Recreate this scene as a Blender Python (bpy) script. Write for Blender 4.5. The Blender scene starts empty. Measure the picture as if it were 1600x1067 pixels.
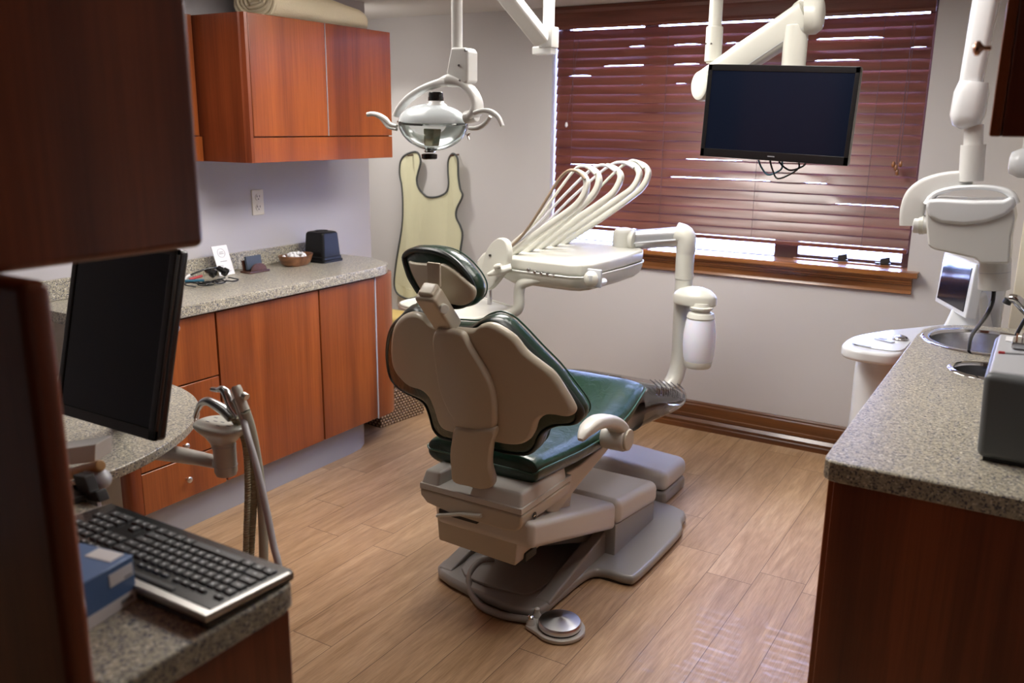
import bpy, bmesh, math, random
from mathutils import Vector, Matrix
random.seed(7)
PI = math.pi
scn = bpy.context.scene
COL = scn.collection
V = Vector

# ---------------------------------------------------------------- camera
H = 1.6
YAW, PIT, ROL, FPX = -0.547348095, 0.243127852, 0.0110834753, 1374.56571
_f = V((math.sin(YAW)*math.cos(PIT), math.cos(YAW)*math.cos(PIT), -math.sin(PIT)))
_r = V((math.cos(YAW), -math.sin(YAW), 0)); _u = _r.cross(_f)
CR = math.cos(ROL)*_r + math.sin(ROL)*_u
CU = -math.sin(ROL)*_r + math.cos(ROL)*_u
CC = V((0, 0, H))
cam_d = bpy.data.cameras.new('camera'); cam = bpy.data.objects.new('camera', cam_d); COL.objects.link(cam)
cam_d.sensor_width = 36; cam_d.lens = FPX*36/1600
cam.matrix_world = Matrix(((CR.x, CU.x, -_f.x, 0), (CR.y, CU.y, -_f.y, 0), (CR.z, CU.z, -_f.z, H), (0, 0, 0, 1)))
cam_d.dof.use_dof = True; cam_d.dof.focus_distance = 2.9; cam_d.dof.aperture_fstop = 3.5
cam_d.clip_start = 0.02
scn.camera = cam
def ray(x, y): return (x-800)/FPX*CR - (y-533.5)/FPX*CU + _f
def HZ(x, y, z): d = ray(x, y); return CC + d*((z-H)/d.z)      # where a sight line meets a level, a depth or a side plane
def HX(x, y, X): d = ray(x, y); return CC + d*(X/d.x)
def HY(x, y, Y): d = ray(x, y); return CC + d*(Y/d.y)

# ---------------------------------------------------------------- world, exposure, lamps
w = bpy.data.worlds.new('sky'); scn.world = w; w.use_nodes = True
wn = w.node_tree.nodes; wn['Background'].inputs[0].default_value = (0.42, 0.52, 1.0, 1); wn['Background'].inputs[1].default_value = 38.0
scn.view_settings.view_transform = 'Standard'; scn.view_settings.look = 'None'
scn.view_settings.gamma = 1; scn.view_settings.use_curve_mapping = False
scn.view_settings.exposure = 0.0
CEIL = 2.21
TROFFERS = [(-1.55, 3.05, .6, 1.2, 21.0), (-2.20, 2.15, .6, .6, 15.0), (-0.60, 2.25, .6, .6, 11.5)]
ALC = (-3.47, 3.90)                                # recessed can over the corner with the apron
al = bpy.data.lights.new('can_beam', 'AREA'); al.shape = 'DISK'; al.size = .12; al.energy = 6.5; al.color = (1, .96, .90); al.spread = math.radians(110)
alo = bpy.data.objects.new('can_beam', al); COL.objects.link(alo); alo.location = (ALC[0], ALC[1], CEIL-.012)

# ---------------------------------------------------------------- materials
def mat(name, col, rough=.5, metal=0, coat=0, trans=0, emit=None, es=0, ior=None, alpha=None, spec=None, sss=0):
    m = bpy.data.materials.new(name); m.use_nodes = True
    b = m.node_tree.nodes['Principled BSDF']
    b.inputs['Base Color'].default_value = (*col, 1); b.inputs['Roughness'].default_value = rough
    b.inputs['Metallic'].default_value = metal; b.inputs['Coat Weight'].default_value = coat
    b.inputs['Transmission Weight'].default_value = trans
    if ior: b.inputs['IOR'].default_value = ior
    if spec is not None: b.inputs['Specular IOR Level'].default_value = spec
    if alpha is not None: b.inputs['Alpha'].default_value = alpha
    if emit: b.inputs['Emission Color'].default_value = (*emit, 1); b.inputs['Emission Strength'].default_value = es
    if sss: b.inputs['Subsurface Weight'].default_value = sss; b.inputs['Subsurface Scale'].default_value = .02
    return m
class NT:
    def __init__(s, m): s.t = m.node_tree; s.n = s.t.nodes; s.b = s.n['Principled BSDF']
    def new(s, k, **kw):
        o = s.n.new(k)
        for a, v in kw.items(): setattr(o, a, v)
        return o
    def link(s, a, b): s.t.links.new(a, b)
    def coord(s, scale=(1, 1, 1), kind='Object'):
        tc = s.new('ShaderNodeTexCoord'); mp = s.new('ShaderNodeMapping'); mp.inputs['Scale'].default_value = scale
        s.link(tc.outputs[kind], mp.inputs[0]); return mp.outputs[0]
    def noise(s, vec, scale, detail=3, rough=.5, dist=0):
        o = s.new('ShaderNodeTexNoise'); o.inputs['Scale'].default_value = scale; o.inputs['Detail'].default_value = detail
        o.inputs['Roughness'].default_value = rough; o.inputs['Distortion'].default_value = dist
        s.link(vec, o.inputs['Vector']); return o.outputs['Fac']
    def ramp(s, fac, stops):
        o = s.new('ShaderNodeValToRGB'); e = o.color_ramp.elements
        while len(e) < len(stops): e.new(.5)
        for i, (p, c) in enumerate(stops): e[i].position = p; e[i].color = (*c, 1)
        s.link(fac, o.inputs[0]); return o.outputs[0]
    def mix(s, fac, a, b, mode='MIX'):
        o = s.new('ShaderNodeMix', data_type='RGBA', blend_type=mode)
        if isinstance(fac, (int, float)): o.inputs[0].default_value = fac
        else: s.link(fac, o.inputs[0])
        for v, i in ((a, 6), (b, 7)):
            if isinstance(v, tuple): o.inputs[i].default_value = (*v, 1)
            else: s.link(v, o.inputs[i])
        return o.outputs[2]
    def math(s, op, a, b=None, c=None):
        o = s.new('ShaderNodeMath', operation=op)
        for i, v in enumerate((a, b, c)):
            if v is None: continue
            if isinstance(v, (int, float)): o.inputs[i].default_value = v
            else: s.link(v, o.inputs[i])
        return o.outputs[0]
    def bump(s, h, strength=.2, dist=.002):
        o = s.new('ShaderNodeBump'); o.inputs['Strength'].default_value = strength; o.inputs['Distance'].default_value = dist
        s.link(h, o.inputs['Height']); s.link(o.outputs[0], s.b.inputs['Normal'])

def wood(name, dark, light, axis='z', scale=1, rough=.32, coat=.25, contrast=1):
    m = mat(name, light, rough, coat=coat); t = NT(m)
    t.b.inputs['Coat Roughness'].default_value = .15
    s1 = {'z': (1, 1, .07), 'x': (.07, 1, 1), 'y': (1, .07, 1)}[axis]
    v = t.coord(s1); broad = t.noise(v, 7*scale, 2, .5, .4)
    s2 = {'z': (1, 1, .025), 'x': (.025, 1, 1), 'y': (1, .025, 1)}[axis]
    v2 = t.coord(s2); fine = t.noise(v2, 120*scale, 4, .6)
    mid = tuple((a*.5+b*.5) for a, b in zip(dark, light))
    c1 = t.ramp(broad, [(.5-.2/contrast, dark), (.5, mid), (.5+.2/contrast, light)])
    c2 = t.ramp(fine, [(.35, (.72, .68, .64)), (.62, (1, 1, 1))])
    t.link(t.mix(.75, c1, c2, 'MULTIPLY'), t.b.inputs['Base Color'])
    t.bump(fine, .06, .001)
    return m
def speckle(name, base, d, l, scale=260):
    m = mat(name, base, .28, spec=.5); t = NT(m)
    v = t.coord()
    vo = t.new('ShaderNodeTexVoronoi'); vo.inputs['Scale'].default_value = scale; t.link(v, vo.inputs['Vector'])
    sp = t.new('ShaderNodeSeparateColor'); t.link(vo.outputs['Color'], sp.inputs[0])
    c = t.ramp(sp.outputs[0], [(.0, d), (.14, tuple(x*.55 for x in base)), (.22, base), (.8, tuple(min(1, x*1.12) for x in base)), (.93, l)])
    c.node.color_ramp.interpolation = 'CONSTANT'
    n = t.noise(v, scale*.35, 2)
    c2 = t.ramp(n, [(.38, (.62, .64, .72)), (.58, (1.05, 1.05, 1.05))])
    t.link(t.mix(.8, c, c2, 'MULTIPLY'), t.b.inputs['Base Color'])
    return m

M = {}
M['cherry'] = wood('cherry_laminate', (.13, .025, .009), (.30, .068, .020), 'z')
M['cherry_v'] = wood('cherry_laminate_doors', (.15, .031, .008), (.38, .098, .020), 'z', 1.2)
M['pine'] = wood('stained_trim_wood', (.13, .042, .010), (.36, .14, .038), 'x', 2.2, .3, .5)
M['pine_shaded'] = wood('shaded_trim_wood', (.07, .022, .006), (.20, .075, .020), 'x', 2.2, .3, .4)  # trim wood again, the dimmer light near the floor painted into its colour
M['slat'] = wood('mahogany_slat', (.105, .028, .020), (.20, .062, .040), 'x', 2.5, .33, .35)
M['bowlwood'] = wood('acacia_wood', (.10, .035, .012), (.30, .13, .05), 'x', 4)
M['darkwood'] = wood('walnut_wood', (.05, .018, .01), (.12, .045, .025), 'x', 4)
M['speckle'] = speckle('speckled_laminate', (.43, .39, .295), (.10, .10, .13), (.70, .66, .56), 300)
M['wallL'] = mat('mauve_paint', (.50, .48, .50), .7)
M['wall'] = mat('greige_paint', (.55, .528, .52), .7)
M['ceil'] = mat('ceiling_paint', (.60, .58, .55), .8)
M['kick'] = mat('grey_vinyl_base', (.33, .33, .36), .45)
M['cream_lam'] = mat('cream_laminate', (.55, .50, .43), .5)
M['creamwall'] = mat('cream_paint', (.78, .73, .58), .6)
M['shell'] = mat('taupe_shell_plastic', (.46, .41, .32), .36, coat=.15)
M['dove'] = mat('dove_grey_plastic', (.50, .475, .435), .33, coat=.15)
M['basegrey'] = mat('warm_grey_painted_steel', (.24, .225, .21), .3, coat=.3)
M['cream'] = mat('ivory_plastic', (.57, .565, .505), .32, coat=.2)
M['white'] = mat('white_plastic', (.68, .68, .66), .3, coat=.2)
M['seatwhite'] = mat('gloss_white_plastic', (.70, .72, .74), .25, coat=.3)
M['lgrey'] = mat('light_grey_plastic', (.46, .47, .50), .35)
M['gdev'] = mat('slate_grey_plastic', (.13, .14, .145), .35)
M['green'] = mat('green_vinyl', (.006, .032, .018), .30, coat=.25)
M['greendk'] = mat('dark_green_vinyl_border', (.004, .011, .008), .38)
M['piping'] = mat('green_piping', (.03, .08, .05), .3)
M['black'] = mat('black_plastic', (.012, .012, .013), .25, coat=.3)
M['blackm'] = mat('matt_black_plastic', (.02, .02, .022), .45)
M['key'] = mat('black_key_plastic', (.035, .037, .042), .4)
M['keymark'] = mat('key_legend_white', (.55, .57, .6), .5)
M['screen'] = mat('switched_off_screen', (.006, .009, .020), .10, spec=.4)
M['chrome'] = mat('chrome', (.72, .72, .72), .1, metal=1)
M['steel'] = mat('brushed_steel', (.55, .55, .56), .26, metal=1)
M['satin'] = mat('satin_nickel', (.62, .60, .57), .28, metal=1)
M['copper'] = mat('worn_copper', (.55, .30, .20), .25, metal=1)
M['alu'] = mat('aluminium_sleeve', (.60, .61, .63), .28, metal=.6)
M['hosebr'] = mat('brown_hose', (.22, .16, .11), .4)
M['hoseg'] = mat('grey_hose', (.50, .50, .53), .4)
M['hoset'] = mat('tan_ribbed_hose', (.42, .38, .25), .45)
M['hosegr'] = mat('pale_green_grey_hose', (.42, .44, .37), .45)
M['apron'] = mat('pale_olive_vinyl', (.62, .60, .41), .5)
M['apronedge'] = mat('charcoal_binding', (.05, .055, .055), .5)
M['outlet'] = mat('ivory_outlet', (.72, .66, .50), .35)
M['dark'] = mat('dark_slot', (.02, .018, .015), .6)
M['blue'] = mat('blue_carton', (.10, .19, .40), .4)
M['paper'] = mat('white_paper', (.80, .80, .82), .6)
M['grey_text'] = mat('grey_ink', (.25, .25, .27), .6)
M['tan'] = mat('tan_wood_rod', (.45, .25, .10), .4)
M['cord'] = mat('black_cord', (.012, .012, .014), .4)
M['bluecable'] = mat('blue_cable', (.02, .12, .20), .4)
M['red'] = mat('red_plastic', (.5, .05, .06), .4)
M['card'] = mat('slate_card', (.05, .065, .09), .5)
M['bottle'] = mat('frosted_bottle', (.78, .80, .92), .35, sss=.3)
M['cord_blind'] = mat('blind_cord', (.10, .05, .06), .6)
M['yellow'] = mat('yellow_cloth', (.62, .45, .16), .8)
M['bluecloth'] = mat('blue_cloth', (.12, .22, .38), .8)
M['glass'] = mat('window_glass', (1, 1, 1), .0, trans=1, ior=1.05)
M['vinylw'] = mat('window_frame_brown', (.10, .05, .035), .4)
M['reflector'] = mat('dichroic_reflector', (.90, .92, .85), .30, trans=.35, ior=1.1)
M['dome'] = mat('pearl_white_dome', (.85, .90, .95), .22, coat=.5, trans=.55, ior=1.1)
M['footpad'] = mat('grey_taupe_foot_vinyl', (.30, .29, .27), .4)
def clear(name, tint, fac, rough=.05):
    m = bpy.data.materials.new(name); m.use_nodes = True; n = m.node_tree.nodes; l = m.node_tree.links
    n.remove(n['Principled BSDF']); out = n['Material Output']
    tr = n.new('ShaderNodeBsdfTransparent'); tr.inputs[0].default_value = (*tint, 1)
    gl = n.new('ShaderNodeBsdfGlossy'); gl.inputs['Roughness'].default_value = rough
    fr = n.new('ShaderNodeLayerWeight'); fr.inputs[0].default_value = fac
    mx = n.new('ShaderNodeMixShader'); l.new(fr.outputs['Fresnel'], mx.inputs[0]); l.new(tr.outputs[0], mx.inputs[1]); l.new(gl.outputs[0], mx.inputs[2])
    l.new(mx.outputs[0], out.inputs[0]); return m
M['clear'] = clear('clear_plastic_sheet', (.86, .88, .92), .5, .08)
M['shield'] = clear('clear_lamp_shield', (.90, .93, .93), .45, .03)
M['pane'] = clear('clear_window_pane', (.97, .98, 1), .12, .01)
M['lamp'] = mat('lit_diffuser', (1, 1, 1), .5)
def lampmat(k, e):
    m = mat('lit_ceiling_diffuser', (1, 1, 1), .5, emit=(1.0, .955, .90), es=e); return m
# towel: soft bumps
M['towel'] = mat('cream_terry', (.93, .83, .60), .9); _t = NT(M['towel']); _t.bump(_t.noise(_t.coord(), 260, 3), .8, .004)
_t = NT(M['green']); _t.bump(_t.noise(_t.coord((1, .45, 1)), 18, 3, .55, .7), .4, .012)
_t = NT(M['apron']); _t.bump(_t.noise(_t.coord((1, 1, .2)), 14, 2, .5), .5, .02)
_t = NT(M['ceil']); _t.bump(_t.noise(_t.coord(), 150, 2), .3, .002)
# wicker: woven pattern
M['wicker'] = mat('woven_wicker', (.25, .15, .08), .55); _t = NT(M['wicker']); _v = _t.coord()
_sx = _t.new('ShaderNodeSeparateXYZ'); _t.link(_v, _sx.inputs[0])
_row = _t.math('FLOOR', _t.math('MULTIPLY', _sx.outputs[2], 62)); _xy = _t.math('ADD', _sx.outputs[0], _sx.outputs[1])
_ph = _t.math('ADD', _t.math('MULTIPLY', _xy, 260), _t.math('MULTIPLY', _row, PI))
_a = _t.math('MULTIPLY', _t.math('ADD', _t.math('SINE', _ph), 1.2), _t.math('ABSOLUTE', _t.math('SINE', _t.math('MULTIPLY', _sx.outputs[2], 62*PI))))
_nz = _t.noise(_v, 60, 2)
_c = _t.ramp(_t.math('MULTIPLY', _a, _t.math('ADD', _nz, .35)), [(.05, (.03, .015, .01)), (.45, (.20, .11, .06)), (1, (.52, .38, .25))])
_t.link(_c, _t.b.inputs['Base Color']); _t.bump(_a, .8, .006)
# floor planks
M['floor'] = mat('oak_plank_floor', (.4, .25, .15), .38, coat=.12); _t = NT(M['floor'])
_tc = _t.new('ShaderNodeTexCoord'); _sx = _t.new('ShaderNodeSeparateXYZ'); _t.link(_tc.outputs['Object'], _sx.inputs[0])
_rx = _t.math('MULTIPLY', _t.math('ADD', _sx.outputs[0], .746+.167*40), 1/.167)
_row = _t.math('FLOOR', _rx); _fx = _t.math('FRACT', _rx)
_wn = _t.new('ShaderNodeTexWhiteNoise', noise_dimensions='1D'); _t.link(_row, _wn.inputs['W'])
_ry = _t.math('MULTIPLY', _t.math('ADD', _t.math('ADD', _sx.outputs[1], 20), _t.math('MULTIPLY', _wn.outputs['Value'], 1.22)), 1/1.22)
_py = _t.math('FLOOR', _ry); _fy = _t.math('FRACT', _ry)
_wn2 = _t.new('ShaderNodeTexWhiteNoise', noise_dimensions='2D'); _cv = _t.new('ShaderNodeCombineXYZ'); _t.link(_row, _cv.inputs[0]); _t.link(_py, _cv.inputs[1]); _t.link(_cv.outputs[0], _wn2.inputs['Vector'])
_ex = _t.math('MINIMUM', _fx, _t.math('SUBTRACT', 1, _fx)); _ey = _t.math('MINIMUM', _fy, _t.math('SUBTRACT', 1, _fy))
_seam = _t.math('MAXIMUM', _t.math('LESS_THAN', _ex, .007), _t.math('LESS_THAN', _ey, .0011))
_cv2 = _t.new('ShaderNodeCombineXYZ'); _t.link(_sx.outputs[0], _cv2.inputs[0]); _t.link(_t.math('MULTIPLY', _sx.outputs[1], .09), _cv2.inputs[1]); _t.link(_t.math('MULTIPLY', _wn2.outputs['Value'], 9), _cv2.inputs[2])
_g1 = _t.noise(_cv2.outputs[0], 16, 4, .6, 1.2); _g2 = _t.noise(_cv2.outputs[0], 90, 3, .6)
_cv3 = _t.new('ShaderNodeCombineXYZ'); _t.link(_sx.outputs[0], _cv3.inputs[0]); _t.link(_t.math('MULTIPLY', _sx.outputs[1], .035), _cv3.inputs[1]); _t.link(_wn2.outputs['Value'], _cv3.inputs[2]); _g3 = _t.noise(_cv3.outputs[0], 330, 3, .6)
_c = _t.ramp(_g1, [(.28, (.34, .205, .105)), (.5, (.45, .285, .160)), (.72, (.54, .365, .215))])
_c = _t.mix(.55, _c, _t.ramp(_g2, [(.35, (.78, .76, .74)), (.6, (1, 1, 1))]), 'MULTIPLY')
_c = _t.mix(.7, _c, _t.ramp(_g3, [(.38, (.74, .71, .68)), (.56, (1.04, 1.04, 1.04))]), 'MULTIPLY')
_c = _t.mix(.6, _c, _t.ramp(_wn2.outputs['Value'], [(0, (.80, .78, .76)), (1, (1.0, 1.0, 1.0))]), 'MULTIPLY')
_c = _t.mix(_seam, _c, (.12, .065, .035))
_t.link(_c, _t.b.inputs['Base Color']); _t.bump(_g2, .05, .001)
# spun steel pedal: anisotropic look
M['spun'] = mat('spun_steel', (.66, .66, .67), .30, metal=1); NT(M['spun']).b.inputs['Anisotropic'].default_value = .75
_t = NT(M['spun']); _tg = _t.new('ShaderNodeTangent', direction_type='RADIAL', axis='Z'); _t.link(_tg.outputs[0], _t.b.inputs['Tangent'])
# ribbed hose bump
_t = NT(M['hoset']); _sx = _t.new('ShaderNodeSeparateXYZ'); _t.link(_t.coord(), _sx.inputs[0]); _t.bump(_t.math('SINE', _t.math('MULTIPLY', _sx.outputs[2], 900)), .8, .003)

# ---------------------------------------------------------------- mesh building
def catmull(pts, n=8, closed=False):
    pts = [V(p) for p in pts]; out = []; N = len(pts)
    rng = range(N) if closed else range(N-1)
    for i in rng:
        g = (lambda k: pts[k % N]) if closed else (lambda k: pts[max(0, min(N-1, k))])
        a, b, c, d = g(i-1), g(i), g(i+1), g(i+2)
        for j in range(n):
            t = j/n
            out.append(.5*((2*b)+(c-a)*t+(2*a-5*b+4*c-d)*t*t+(3*b-a-3*c+d)*t**3))
    if not closed: out.append(pts[-1])
    return out
class MB:
    def __init__(s): s.bm = bmesh.new()
    def _bev(s, verts, bev, seg, ang=30):
        if bev <= 0: return
        s.bm.normal_update()
        es = set()
        for v in verts:
            for e in v.link_edges:
                if len(e.link_faces) == 2 and e.calc_face_angle(0) > math.radians(ang): es.add(e)
        bmesh.ops.bevel(s.bm, geom=list(es), offset=bev, segments=seg, profile=.5, affect='EDGES', clamp_overlap=True)
    def hexa(s, c8, bev=0, seg=2):
        v = [s.bm.verts.new(c) for c in c8]
        for f in ((0, 3, 2, 1), (4, 5, 6, 7), (0, 1, 5, 4), (1, 2, 6, 5), (2, 3, 7, 6), (3, 0, 4, 7)): s.bm.faces.new([v[i] for i in f])
        s._bev(v, bev, seg); return s
    def box(s, x0, x1, y0, y1, z0, z1, bev=0, seg=2):
        return s.hexa([(x0, y0, z0), (x1, y0, z0), (x1, y1, z0), (x0, y1, z0), (x0, y0, z1), (x1, y0, z1), (x1, y1, z1), (x0, y1, z1)], bev, seg)
    def obox(s, c, ax, ay, az, bev=0, seg=2):      # centre and three half-axis vectors
        c, ax, ay, az = V(c), V(ax), V(ay), V(az)
        return s.hexa([c-ax-ay-az, c+ax-ay-az, c+ax+ay-az, c-ax+ay-az, c-ax-ay+az, c+ax-ay+az, c+ax+ay+az, c-ax+ay+az], bev, seg)
    def prism(s, pts, vec, bev=0, seg=2, ang=50):
        vec = V(vec); n = len(pts)
        a = [s.bm.verts.new(V(p)) for p in pts]; b = [s.bm.verts.new(V(p)+vec) for p in pts]
        s.bm.faces.new(a); s.bm.faces.new(b[::-1])
        for i in range(n): s.bm.faces.new((a[i], b[i], b[(i+1) % n], a[(i+1) % n]))
        if bev:
            s.bm.normal_update()
            fa = set(a+b); es = [e for v in fa for e in v.link_edges if len(e.link_faces) == 2 and e.calc_face_angle(0) > math.radians(ang)]
            bmesh.ops.bevel(s.bm, geom=list(set(es)), offset=bev, segments=seg, profile=.5, affect='EDGES', clamp_overlap=True)
        return s
    def loft(s, secs, caps=True, closed=True):
        rings = [[s.bm.verts.new(V(p)) for p in sec] for sec in secs]
        for A, B in zip(rings, rings[1:]):
            n = len(A)
            for i in range(n if closed else n-1):
                j = (i+1) % n
                try: s.bm.faces.new((A[i], A[j], B[j], B[i]))
                except ValueError: pass
        if caps:
            for R in (rings[0][::-1], rings[-1]):
                try: s.bm.faces.new(R)
                except ValueError: pass
        return s
    def tube(s, pts, r, n=12, smooth=0, closed=False, sq=None, up=None):
        pts = [V(p) for p in pts]
        rad = r if isinstance(r, (list, tuple)) else [r]*len(pts)
        if smooth:
            P = catmull(pts, smooth, closed); R = []
            m = len(P)
            for i in range(m):
                t = i/smooth; k = int(t); fr = t-k
                R.append(rad[k % len(rad)]*(1-fr)+rad[(k+1) % len(rad) if closed else min(k+1, len(rad)-1)]*fr)
            pts, rad = P, R
        secs = []; N = len(pts); prev = None
        for i, p in enumerate(pts):
            if closed: t = pts[(i+1) % N]-pts[i-1]
            else: t = pts[min(i+1, N-1)]-pts[max(i-1, 0)]
            t.normalize()
            if prev is None:
                a = V(up) if up else (V((0, 0, 1)) if abs(t.z) < .9 else V((1, 0, 0)))
                prev = (a-t*a.dot(t)).normalized()
            else: prev = (prev-t*prev.dot(t)).normalized()
            b = t.cross(prev)
            ring = []
            for k in range(n):
                an = 2*PI*k/n; cx, sx = math.cos(an), math.sin(an)
                if sq:
                    e = sq[2] if len(sq) > 2 else .5
                    cx = math.copysign(abs(cx)**e, cx)*sq[0]; sx = math.copysign(abs(sx)**e, sx)*sq[1]
                ring.append(p+(prev*cx+b*sx)*rad[i])
            secs.append(ring)
        if closed: secs.append(secs[0]); 
        if closed:
            rings = [[s.bm.verts.new(q) for q in sec] for sec in secs[:-1]]; rings.append(rings[0])
            for A, B in zip(rings, rings[1:]):
                for i in range(n): s.bm.faces.new((A[i], A[(i+1) % n], B[(i+1) % n], B[i]))
            return s
        return s.loft(secs)
    def cyl(s, p0, p1, r0, r1=None, n=28, bev=0):
        p0, p1 = V(p0), V(p1); r1 = r0 if r1 is None else r1
        if bev:
            d = (p1-p0).normalized()*bev
            return s.tube([p0, p0+d*.3, p0+d, p1-d, p1-d*.3, p1], [r0-bev, r0-bev*.3, r0, r1, r1-bev*.3, r1-bev], n)
        return s.tube([p0, p1], [r0, r1], n)
    def lathe(s, prof, o, axis=(0, 0, 1), n=32, cap=True):
        o = V(o); a = V(axis).normalized(); u = a.orthogonal().normalized(); v = a.cross(u)
        secs = [[o+a*z+(u*math.cos(2*PI*k/n)+v*math.sin(2*PI*k/n))*r for k in range(n)] for r, z in prof]
        return s.loft(secs, caps=cap)
    def ell(s, c, rx, ry, rz, n=20, ax=None):
        c = V(c); X, Y, Z = ax if ax else (V((1, 0, 0)), V((0, 1, 0)), V((0, 0, 1)))
        secs = []
        for i in range(n+1):
            th = PI*i/n; rr = max(math.sin(th), .004)
            secs.append([c+X*rx*rr*math.cos(2*PI*k/(2*n))+Y*ry*rr*math.sin(2*PI*k/(2*n))-Z*rz*math.cos(th) for k in range(2*n)])
        return s.loft(secs)
    def pad(s, outline, surf, wback, wfront, edge=.02, center=None, k=7, n=6):
        """closed outline (u,v) on a surface surf(u,v,w); rounded rim, back at w=wback and front at w=wfront"""
        P = [V((a, b, 0)) for a, b in outline]
        P = catmull(P, n, True) if n > 1 else P
        cx = V((*center, 0)) if center else sum(P, V((0, 0, 0)))/len(P)
        ed = edge
        size = sum((p-cx).length for p in P)/len(P)
        secs = []
        mid = (wback+wfront)/2; hw = (wfront-wback)/2
        for i in range(k+1):                        # back: centre out to rim
            t = .02+.98*i/k
            tt = 1-ed/size
            secs.append([surf(*((cx+(p-cx)*t*tt).xy), wback) for p in P])
        for j in range(1, 8):                       # rim
            an = PI*j/8; off = math.sin(an)*ed/size
            secs.append([surf(*((cx+(p-cx)*(1-ed/size+off)).xy), mid-math.cos(an)*hw) for p in P])
        for i in range(k, -1, -1):
            t = .02+.98*i/k
            secs.append([surf(*((cx+(p-cx)*t*(1-ed/size)).xy), wfront) for p in P])
        return s.loft(secs)
OFF = {}
def build(name, mb, m, parent=None, angle=38, sub=0, wn=True):
    me = bpy.data.meshes.new(name); bm = mb.bm
    bmesh.ops.recalc_face_normals(bm, faces=bm.faces)
    if parent is not None:
        o = OFF[parent.name]; bmesh.ops.translate(bm, vec=-o, verts=bm.verts)
    bm.to_mesh(me); bm.free()
    me.polygons.foreach_set('use_smooth', [True]*len(me.polygons))
    me.set_sharp_from_angle(angle=math.radians(angle))
    ob = bpy.data.objects.new(name, me); COL.objects.link(ob)
    if isinstance(m, (list, tuple)):
        for x in m: me.materials.append(x)
    else: me.materials.append(m)
    if sub:
        md = ob.modifiers.new('sub', 'SUBSURF'); md.levels = sub; md.render_levels = sub
    if wn and not sub:
        md = ob.modifiers.new('wn', 'WEIGHTED_NORMAL'); md.keep_sharp = True
    if parent is not None: ob.parent = parent; OFF[ob.name] = OFF[parent.name]
    return ob
def thing(name, label, cat, loc, group=None):
    o = bpy.data.objects.new(name, None); COL.objects.link(o); o.empty_display_size = .1
    o.location = loc; o['label'] = label; o['category'] = cat
    if group: o['group'] = group
    OFF[o.name] = V(loc); return o
def tag(o, label, cat, group=None, kind=None):
    o['label'] = label; o['category'] = cat
    if group: o['group'] = group
    if kind: o['kind'] = kind
    return o
def solo(name, mb, m, loc, label, cat, group=None, **kw):     # a thing that is one mesh, its origin at its base
    bmesh.ops.translate(mb.bm, vec=-V(loc), verts=mb.bm.verts)
    o = build(name, mb, m, None, **kw); o.location = loc; OFF[o.name] = V(loc); return tag(o, label, cat, group)
def struct(name, mb, m, **kw):
    o = build(name, mb, m, None, **kw); OFF[o.name] = V((0, 0, 0)); o['kind'] = 'structure'; return o
def text(name, s, size, loc, xdir, ydir, m, parent, ext=.0004):
    cu = bpy.data.curves.new(name, 'FONT'); cu.body = s; cu.size = size; cu.extrude = ext; cu.align_x = 'CENTER'; cu.align_y = 'CENTER'
    tmp = bpy.data.objects.new('tmp', cu); COL.objects.link(tmp); dg = bpy.context.evaluated_depsgraph_get(); dg.update()
    me = bpy.data.meshes.new_from_object(tmp.evaluated_get(dg)); bpy.data.objects.remove(tmp)
    X = V(xdir).normalized(); Y = V(ydir).normalized(); Z = X.cross(Y); L = V(loc)-OFF[parent.name]
    me.transform(Matrix(((X.x, Y.x, Z.x, L.x), (X.y, Y.y, Z.y, L.y), (X.z, Y.z, Z.z, L.z), (0, 0, 0, 1))))
    me.materials.clear(); me.materials.append(m)
    o = bpy.data.objects.new(name, me); COL.objects.link(o); o.parent = parent; return o

# ================================================================ THE ROOM
WY, LX, RX, NY = 4.417, -3.24, 0.30, -1.5        # window wall, left wall, right wall, wall behind the camera
struct('floor', MB().box(LX-.7, 1.5, NY-.1, WY+.2, -.05, 0), M['floor'])
struct('ceiling', MB().box(LX-.7, 1.5, NY-.1, WY+.2, CEIL, CEIL+.05), M['ceil'])
WX0, WX1, WZ0, WZ1 = -2.452, -.545, .952, 2.185
wm = MB()
wm.box(LX-.7, WX0, WY, WY+.16, 0, CEIL); wm.box(WX1, RX+.1, WY, WY+.16, 0, CEIL)
wm.box(WX0, WX1, WY, WY+.16, 0, WZ0); wm.box(WX0, WX1, WY, WY+.16, WZ1, CEIL)
struct('wall_window', wm, M['wall'])
struct('wall_left', MB().box(LX-.1, LX, NY, 3.785, 0, CEIL), M['wallL'])
struct('wall_alcove', MB().box(LX-.7, LX-.6, 3.785-.05, WY, 0, CEIL), M['wall'])
struct('wall_alcove_side', MB().box(LX-.6, LX-.1, 3.785-.05, 3.785, 0, CEIL), M['wall'])
struct('wall_right', MB().box(RX, RX+.1, 1.40, WY, 0, CEIL), M['wall'])
struct('wall_entry_side', MB().box(RX+.1, 1.4, 1.40, 1.50, 0, CEIL), M['wall'])
struct('wall_entry', MB().box(1.4, 1.5, NY, 1.50, 0, CEIL), M['wall'])
struct('wall_right_return', MB().box(-.100, RX, 4.20, WY, 0, CEIL, .004, 1), M['creamwall'])
struct('wall_near', MB().box(LX, 1.4, NY-.1, NY, 0, CEIL), mat('bounce_cutting_dark', (.12, .09, .075), .6))  # unseen wall, its dark colour made up to cut bounce light
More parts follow.
